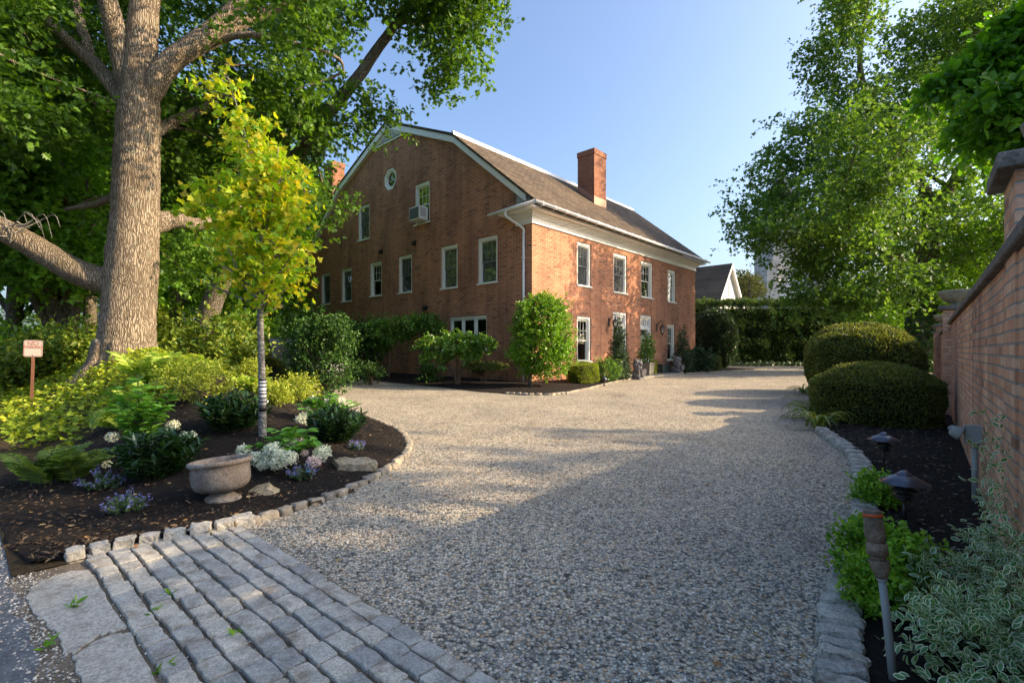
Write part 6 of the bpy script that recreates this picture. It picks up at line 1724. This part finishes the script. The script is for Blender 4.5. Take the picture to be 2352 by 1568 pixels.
# ---------------------------------------------------------------- entrance things
def local_house(name, label, cat, p, q, z, rz=0.0, group=None):
    return thing(name, label, cat, HW(p, q, z), HROT + rz, group)
def lion(name_label, base, rz, face=1):
    o = thing('lion_statue', name_label, 'statue', base, rz, 'seated stone lions by the doors')
    m = MB(); m.box(-.19, .19, -.27, .27, 0, .09); pq = m.build('plinth', M['statue'], o); bevel(pq, .012, 2)
    bm = bmesh.new()
    def ell(c, r, rot=None):
        mt = Matrix.Translation(c) @ (rot or Matrix.Identity(4)) @ Matrix.Diagonal((r[0], r[1], r[2], 1))
        bmesh.ops.create_icosphere(bm, subdivisions=3, radius=1, matrix=mt)
    def limb(a, b, r0, r1):
        a, b = Vector(a), Vector(b); n = 7
        for i in range(n):
            t = i/(n-1); r = r0*(1-t) + r1*t; ell(a.lerp(b, t), (r, r, r))
    Rx = lambda d: Matrix.Rotation(R(d), 4, 'X')
    # seated: haunches low behind, chest upright, forelegs straight, mane and head high (front is -y)
    ell((0, .13, .22), (.15, .16, .15)); ell((0, .02, .40), (.13, .13, .22), Rx(14)); ell((0, -.05, .50), (.135, .12, .16))
    for sx in (-1, 1):
        ell((sx*.13, .06, .20), (.065, .14, .12)); limb((sx*.14, -.03, .13), (sx*.14, -.14, .12), .05, .045)
        ell((sx*.14, -.17, .115), (.05, .07, .035))
    limb((-.075, -.11, .48), (-.08, -.16, .13), .058, .042); ell((-.08, -.19, .115), (.05, .065, .035))
    limb((.08, -.11, .46), (.10, -.20, .30), .055, .042); ell((.105, -.23, .295), (.04, .045, .035))
    # mane
    rg = np.random.default_rng(11)
    ell((0, -.05, .66), (.175, .15, .185)); ell((0, -.05, .52), (.175, .15, .16)); ell((0, .06, .60), (.14, .12, .2))
    for i in range(90):
        a = rg.uniform(0, 6.28); zz = rg.uniform(.36, .84); rr_ = .172*(1 - abs(zz - .60)*.9)
        c = (math.cos(a)*rr_*1.02, -.045 + math.sin(a)*rr_, zz)
        if c[1] < -.12 and .56 < zz < .77 and abs(c[0]) < .09: continue
        ell(c, (.034, .034, .055), Matrix.Rotation(rg.uniform(-.5, .5), 4, 'Y'))
    ell((0, -.14, .67), (.10, .10, .105)); ell((0, -.215, .635), (.062, .065, .055)); ell((0, -.205, .59), (.05, .05, .03)); ell((0, -.262, .65), (.025, .02, .016))
    for sx in (-1, 1):
        ell((sx*.045, -.205, .70), (.028, .022, .016)); ell((sx*.05, -.185, .725), (.035, .02, .012))
    limb((.08, .25, .12), (.17, .16, .12), .03, .025)
    me = bpy.data.meshes.new('body'); bm.to_mesh(me); bm.free(); me.materials.append(M['statue'])
    b_ = link(bpy.data.objects.new('body', me), o); rm = b_.modifiers.new('remesh', 'REMESH'); rm.mode = 'VOXEL'; rm.voxel_size = .012; rm.use_smooth_shade = True
    # shield under the raised paw
    m = MB(); pr = [(-.11, .33), (-.12, .22), (-.08, .10), (0, .03), (.08, .10), (.12, .22), (.11, .33), (0, .36)]
    m.prism(pr, 'y', -.02, .02); mt = Matrix.Translation((.12, -.225, .085)) @ Matrix.Rotation(R(8), 4, 'X') @ Matrix.Rotation(R(-20), 4, 'Z')
    m.V = [tuple(mt @ Vector(v)) for v in m.V]; s_ = m.build('shield', M['statue'], o); bevel(s_, .012, 2)
lb = G(1463, 871, .05); lion('dark grey stone lion seated left of the stone planter', (lb[0], lb[1], .05), HROT + R(-8))
lb = HW(10.05, -.92, .145); lion('paler stone lion seated right of the dark green box', (lb[0], lb[1], .12), HROT + R(-4))
pb = HW(6.95, -.92, .148); o = thing('stone_planter', 'square grey stone planter between lion and dark green box', 'planter', pb, HROT)
m = MB()
def frust(m, h0, h1, z0, z1): 
    m.add([(-h0,-h0,z0),(h0,-h0,z0),(h0,h0,z0),(-h0,h0,z0),(-h1,-h1,z1),(h1,-h1,z1),(h1,h1,z1),(-h1,h1,z1)], [(0,3,2,1),(4,5,6,7),(0,1,5,4),(1,2,6,5),(2,3,7,6),(3,0,4,7)])
frust(m, .25, .25, 0, .06); frust(m, .23, .235, .06, .09); frust(m, .215, .255, .09, .50); frust(m, .28, .285, .50, .56)
q = m.build('planter_box', M['planter'], o); bevel(q, .008, 2)
m = MB(); m.box(-.24, .24, -.24, .24, .55, .563); m.build('potting_soil', M['mulch'], o)
shrub('potted_plant', 'tall leafy potted plant growing in the stone planter', 'plant', pb + np.array([0, 0, .55]), [((0, 0, .45), (.28, .28, .4)), ((.05, 0, .95), (.2, .2, .35)), ((-.15, 0, .25), (.25, .2, .2))], 120, 8, .16, .10, 'big', L['rhodo'], .3, .3, -.6, stems=16, stemr=.008)
rg = nrng(); n = 260; an = rg.uniform(-.3, .9, n); t = rg.uniform(0, 1, n); ctr = HW(7.27, -1.0, .68)
p = np.stack([rg.normal(size=n)*.05 + .10*t, rg.normal(size=n)*.05 - .08*t, .12*np.sin(t*3.14) - .42*t*t], 1)
g = leaves('yellow_grass', p, np.stack([.5 + rg.normal(size=n)*.3, rg.normal(size=n)*.4 - .2, .6 - 2.2*t], 1), rg.normal(size=p.shape) + np.array([.5, -.5, .5]), .17*rg.uniform(.6, 1.1, n), 'strap', L['gold'])
g.location = [float(v) for v in ctr]; tag(g, 'tuft of drooping yellow-green grass over the planter edge', 'plant')
o = local_house('storage_box', 'low dark green box on the landing between planter and far lion', 'box', 9.42, -.40, .147)
m = MB(); m.box(-.36, .36, -.26, .26, 0, .40); q = m.build('box_body', M['doorgreen'], o); bevel(q, .008, 1)
m = MB(); m.box(-.39, .39, -.29, .29, .402, .44); q = m.build('lid', M['doorgreen'], o); bevel(q, .008, 1)
# wreath on the right door
o = local_house('door_wreath', 'pale round wreath hanging on the right dark green door', 'wreath', 8.60, .19, 1.72)
rg = nrng(); n = 420; a = rg.uniform(0, 6.28, n); b_ = rg.uniform(0, 6.28, n); rr_ = .19 + .05*np.cos(b_)
p = np.stack([np.cos(a)*rr_, -.02 + .035*np.sin(b_), np.sin(a)*rr_*1.2], 1)
leaves('wreath_ring', p, rg.normal(size=p.shape), rg.normal(size=p.shape), .06, 'oval', L['petal'], o)
m = MB(); m.tube([(math.cos(t)*.19, 0, math.sin(t)*.228) for t in np.linspace(0, 6.28, 24)], .02, 6); m.build('hoop', M['twig'], o)

# window air conditioner in the attic window
o = local_house('air_conditioner', 'white window air conditioner in the attic window', 'air conditioner', 0, 6.535, 7.05)
m = MB(); m.box(-.42, .06, -.36, .40, .03, .62); q = m.build('case', M['white'], o); bevel(q, .015, 2)
m = MB(); m.box(-.429, -.421, -.32, .36, .08, .57); gr = m.build('rear_grille', M['acgrille'], o)
m = MB()
for k in range(9): z = .10 + k*.052; m.box(-.436, -.430, -.31, .35, z, z + .012)
m.build('fin', M['dark'], gr)
m = MB()
for k in range(7): x = -.36 + k*.045; m.box(x, x + .018, -.367, -.361, .16, .55)
m.build('side_vent', M['acgrille'], o)
# ---------------------------------------------------------------- parked car
def carpaint():
    t = NT('black_car_paint'); b = t.bsdf((.008, .009, .009), .3, .3); b.inputs['Coat Weight'].default_value = .5; b.inputs['Coat Roughness'].default_value = .03
    return t.m
M['car'] = carpaint()
M['carglass'] = plain('tinted_car_glass', (.008, .009, .009), .10, .2, 0, .02, 3, 0)
cdir = HROT + math.pi/2
cc = np.array([-7.6, 16.3, 0.0])
o = thing('parked_car', 'dark sport utility car parked behind the bed at the brick gable', 'car', cc, cdir)   # +x is the rear
prof = [(-2.35, .42), (-2.38, .62), (-2.30, .86), (-1.55, 1.02), (-1.05, 1.08), (2.20, 1.08), (2.32, .95), (2.36, .62), (2.30, .36), (1.9, .27), (-1.9, .27)]
def carbody(m, prof, hw, inset=0.0, nb=3):
    n = len(prof); rings = []
    for y, sc, dz in ((-hw, .94, .03), (-hw*.97, .985, .01), (-hw*.88, 1, 0), (hw*.88, 1, 0), (hw*.97, .985, .01), (hw, .94, .03)):
        cx = sum(p[0] for p in prof)/n; cz_ = sum(p[1] for p in prof)/n
        rings.append([(cx + (p[0]-cx)*sc, y, cz_ + (p[1]-cz_)*sc) for p in prof])
    vs = [v for r_ in rings for v in r_]; fs = []
    for k in range(len(rings)-1):
        for i in range(n): j = (i+1) % n; fs.append((k*n+i, k*n+j, (k+1)*n+j, (k+1)*n+i))
    fs += [tuple(range(n)), tuple(range((len(rings)-1)*n + n-1, (len(rings)-1)*n-1, -1))]
    m.add(vs, fs)
m = MB(); carbody(m, prof, .92); q = m.build('body', M['car'], o); bevel(q, .03, 3)
m = MB()
cab = [(-1.05, 1.06, .86), (-.35, 1.62, .70), (.2, 1.70, .68), (1.45, 1.68, .68), (1.95, 1.58, .70), (2.26, 1.06, .86)]
vs = []
for x, z, hw in cab: vs += [(x, -hw, z), (x, hw, z)]
m.add(vs, [(2*i, 2*i+2, 2*i+3, 2*i+1) for i in range(5)] + [tuple(range(0, 12, 2)), tuple(range(11, 0, -2))]); q = m.build('roof', M['car'], o); bevel(q, .04, 3)
for sy in (-1, 1):
    for pts in ([(-.78, 1.13), (-.28, 1.53), (.30, 1.60), (.34, 1.12)], [(.42, 1.12), (.40, 1.60), (1.22, 1.60), (1.30, 1.12)], [(1.38, 1.12), (1.32, 1.59), (1.72, 1.55), (2.0, 1.14)]):
        f_ = lambda x, z: (x, sy*(.862 - (z - 1.06)*.285 + .006), z)
        m = MB(); m.add([f_(*p) for p in pts], [tuple(range(len(pts)))]); m.build('side_window', M['carglass'], o)
    m = MB(); m.add([f_(-.85, 1.085), f_(2.2, 1.085), f_(2.2, 1.11), f_(-.85, 1.11)], [(0, 1, 2, 3)]); m.build('window_trim', M['chrome'], o)
    for x in (.15, 1.15):
        m = MB(); m.box(x, x + .2, sy*.925 - .015, sy*.925 + .015, .92, .95); m.build('door_handle', M['car'], o)
    m = MB(); m.box(-.75, -.6, sy*1.0 - .09, sy*1.0 + .09, 1.08, 1.22); q = m.build('mirror', M['car'], o); bevel(q, .03, 2)
    m = MB(); m.prism([(2.10, .98), (2.34, .93), (2.37, .70), (2.2, .72)], 'y', sy*.84 - .07, sy*.84 + .07); m.build('taillight', M['taillight'], o)
    m = MB(); m.prism([(-2.1, .88), (-2.36, .80), (-2.38, .70), (-2.1, .72)], 'y', sy*.8 - .1, sy*.8 + .1); m.build('headlight', M['greysash'], o)
    for x in (-1.45, 1.5):
        m = MB(); m.tube([(x, sy*.70, .36), (x, sy*.93, .36)], .36, 28); wl = m.build('wheel', M['tyre'], o); bevel(wl, .03, 2)
        m = MB(); m.tube([(x, sy*.90, .36), (x, sy*.935, .36)], [.24, .22], 20); m.build('rim', M['chrome'], wl)
f_ = lambda y, z: (2.27 - (z - 1.06)*.56 + .012, y, z)
m = MB(); m.add([f_(-.7, 1.12), f_(.7, 1.12), f_(.60, 1.52), f_(-.60, 1.52)], [(0, 1, 2, 3)]); m.build('rear_window', M['carglass'], o)
f_ = lambda y, z: (-1.05 + (z - 1.06)*1.25 - .012, y, z)
m = MB(); m.add([f_(-.74, 1.1), f_(.74, 1.1), f_(.62, 1.56), f_(-.62, 1.56)], [(0, 1, 2, 3)]); m.build('windscreen', M['carglass'], o)

# wire trellis along the gable
a = HW(-1.35, 4.7, .03); o = thing('wire_trellis', 'black post and wire trellis with climbers along the brick gable', 'trellis', a, HROT)
for q_ in (0, 4.3, 8.6, 12.0):
    m = MB(); m.box(-.045, .045, q_ - .045, q_ + .045, 0, 2.25); m.build('post', M['dark'], o)
m = MB(); m.box(-.03, .03, 0, 12, 2.18, 2.24); m.build('rail', M['dark'], o)
m = MB()
for k in range(15): z = .25 + k*.13; m.tube([(-.05, 0, z), (-.05, 12, z)], .004, 5)
for k in range(60): y = .2*k; m.tube([(-.05, y, .2), (-.05, y, 2.1)], .003, 4)
m.build('wire_mesh', M['dark'], o)

# ---------------------------------------------------------------- far buildings
WY = 55.0
gl = P(1640, 690, WY)
o = thing('white_house', 'white clapboard house with steep brown roof beyond the tall hedge', 'house', (gl[0], WY, 0), HROT)
wd = 9.2; zt = 11.7; ze = 6.3
m = MB(); m.prism([(0, 0), (wd, 0), (wd, ze), (wd/2, zt - .3), (0, ze)], 'y', 0, 16); m.build('wall', M['whitehouse'], o)
m = MB()
for sx in (0, 1):
    x0 = -.45 if sx == 0 else wd + .45; zl = ze - .5
    m.add([(x0, -.5, zl), (wd/2, -.5, zt), (wd/2, 16.3, zt), (x0, 16.3, zl), (x0, -.5, zl-.22), (wd/2, -.5, zt-.22), (wd/2, 16.3, zt-.22), (x0, 16.3, zl-.22)], [(0,1,2,3),(7,6,5,4),(0,4,5,1),(1,5,6,2),(2,6,7,3),(3,7,4,0)])
m.build('roof', M['roof'], o)
m = MB()
for sx in (0, 1):
    x0 = -.45 if sx == 0 else wd + .45; x1 = -.08 if sx == 0 else wd + .08
    m.add([(x0, -.53, ze-.5), (wd/2, -.53, zt), (wd/2, -.53, zt-.42), (x1, -.53, ze-.55)], [(0, 1, 2, 3)])
    m.add([(x0, -.52, ze-.53-.2), (wd/2, -.52, zt-.25), (wd/2, 0, zt-.25), (x0, 0, ze-.53-.2)], [(0, 1, 2, 3)])
m.build('rake_board', M['whitehouse'], o)
m = MB(); xw = wd*.49; m.box(xw - .42, xw + .42, -.06, -.01, 7.5, 9.75); wn = m.build('window', M['whitehouse'], o)
m = MB(); m.box(xw - .27, xw + .27, -.075, -.062, 7.65, 9.6); m.build('pane', M['greysash'], wn)
m = MB(); m.tube([(-.5, -.4, ze - .72), (-.5, 16, ze - .72)], .09, 8); m.tube([(-.45, -.2, ze-.75), (-.2, -.1, ze - 1.3), (-.2, -.1, 0)], .06, 8); m.build('gutter', M['dark'], o)
CY = 92.0
c0 = P(1776, 700, CY); c1 = P(1878, 700, CY); tw_ = c1[0] - c0[0]; cz1 = P(0, 520, CY)[2]
o = thing('church_tower', 'pale stone church tower with louvred belfry and slate spire behind the big tree', 'church tower', (c0[0], CY, 0), R(-4))
m = MB(); m.box(0, tw_, 0, tw_, 0, cz1); m.build('tower_wall', M['churchstone'], o)
bz = P(0, 617, CY)[2]
for (bx, by) in ((-1.3, -.3), (tw_ - .3, -.3)):
    m = MB(); m.prism([(-.4, 0), (1.6, 0), (1.6, bz + 1.2), (.4, bz + 1.4), (-.4, bz)], 'y', by - 1, by + 1.6); m.V = [(x + bx, y, z) for x, y, z in m.V]; m.build('buttress', M['churchstone'], o)
lz0, lz1 = P(0, 700, CY)[2], P(0, 640, CY)[2]; lx0, lx1 = tw_*.10, tw_*.72
m = MB(); m.box(lx0, lx1, -.03, -.004, lz0, lz1); lo = m.build('belfry_opening', M['room'], o)
m = MB(); n = 9
for k in range(n):
    z = lz0 + (lz1 - lz0)*k/n; m.add([(lx0, -.3, z), (lx1, -.3, z), (lx1, -.05, z + .45), (lx0, -.05, z + .45)], [(0, 1, 2, 3)])
m.box((lx0+lx1)/2 - .15, (lx0+lx1)/2 + .15, -.36, -.31, lz0, lz1); m.build('louver', M['whitehouse'], lo)
m = MB(); sx = P(1789, 0, CY + 4)[0] - c0[0]; st = P(0, 366, CY)[2]
m.add([(sx - 3.4, .8, cz1), (sx + 3.4, .8, cz1), (sx + 3.4, 7.6, cz1), (sx - 3.4, 7.6, cz1), (sx, 4.2, st + 1)], [(0, 1, 4), (1, 2, 4), (2, 3, 4), (3, 0, 4)]); m.build('spire', M['slate'], o)
# sparse far tree between the white house and the tower
fb = P(1722, 690, 66); 
tree('conifer_tree', 'sparse far conifer between white house and church tower', (fb[0], 66, 0), [(fb[0], 66, 0), (fb[0] + .2, 66, 5), (fb[0], 66, 9.5), (fb[0] - .2, 66, P(0, 632, 66)[2])], [.3, .25, .16, .04],
     [([(fb[0], 66, 7.5), (fb[0] + 1, 66, 8.6), (fb[0] + 1.9, 66, 9.2)], [.08, .06, .03]), ([(fb[0], 66, 8.4), (fb[0] - 1, 66, 9.4)], [.07, .03]), ([(fb[0], 66, 9.2), (fb[0] + .8, 66, 10.4)], [.06, .02])],
     [(P(1722, 660, 66), (1.6, 1.2, 1.6)), (P(1735, 672, 66), (1.2, 1.0, .9)), (P(1706, 650, 66), (.9, .8, .9)), (P(1738, 640, 66), (.6, .6, .6))], 30, .5, 7, .5, .26, 'lance', L['conifer'], M['darkbark'], None, 10, 30, .1)
fb = P(1660, 690, 75)
tree('broadleaf_tree', 'far round tree peeking over the hedge by the church tower', (P(1715,0,78)[0], 78, 0), [(P(1715,0,78)[0], 78, 0), (P(1715,0,78)[0], 78, 8)], [.4, .2], [], [(P(1712, 668, 78), (2.0, 2, 2.6))], 60, .8, 7, .6, .4, 'oval', L['conifer'], M['darkbark'], None, 10, 20, .3)
# ================================================================ camera, sun, sky
cam = bpy.data.cameras.new('camera'); co = bpy.data.objects.new('camera', cam); COL.objects.link(co)
co.location = (0, 0, CAMH); co.rotation_euler = (R(90), 0, 0)
cam.sensor_width = 36; cam.lens = 36*F_/2352; cam.shift_y = 21/2352; cam.clip_start = .05; cam.clip_end = 3000
scene.camera = co
SUN_EL = R(27); SUN_AZ = R(-4)     # direction towards the sun in the x-y plane, measured from +x
sd_ = Vector((math.cos(SUN_AZ)*math.cos(SUN_EL), math.sin(SUN_AZ)*math.cos(SUN_EL), math.sin(SUN_EL)))
sl = bpy.data.lights.new('sun', 'SUN'); sl.energy = SUN_E; sl.angle = R(.53); sl.color = (1.0, .77, .50)
so = bpy.data.objects.new('sun', sl); COL.objects.link(so); so.rotation_euler = sd_.to_track_quat('Z', 'Y').to_euler(); so.location = (40, 0, 40)
w = bpy.data.worlds.new('World'); scene.world = w; w.use_nodes = True
nt = w.node_tree; bg = nt.nodes['Background']
sky = nt.nodes.new('ShaderNodeTexSky'); sky.sky_type = 'NISHITA'; sky.sun_disc = False
sky.sun_elevation = SUN_EL; sky.sun_rotation = math.pi/2 - SUN_AZ
sky.altitude = 0; sky.air_density = 1.0; sky.dust_density = 4.8; sky.ozone_density = 3.8
nt.links.new(sky.outputs[0], bg.inputs[0]); bg.inputs[1].default_value = SKY_S
vs = scene.view_settings; vs.view_transform = 'Standard'; vs.look = 'None'; vs.gamma = 1.0; vs.exposure = EXPO; vs.use_curve_mapping = False
scene.cycles.max_bounces = 8; scene.cycles.transparent_max_bounces = 12; scene.cycles.diffuse_bounces = 4; scene.cycles.glossy_bounces = 3
scene.cycles.sample_clamp_indirect = 6
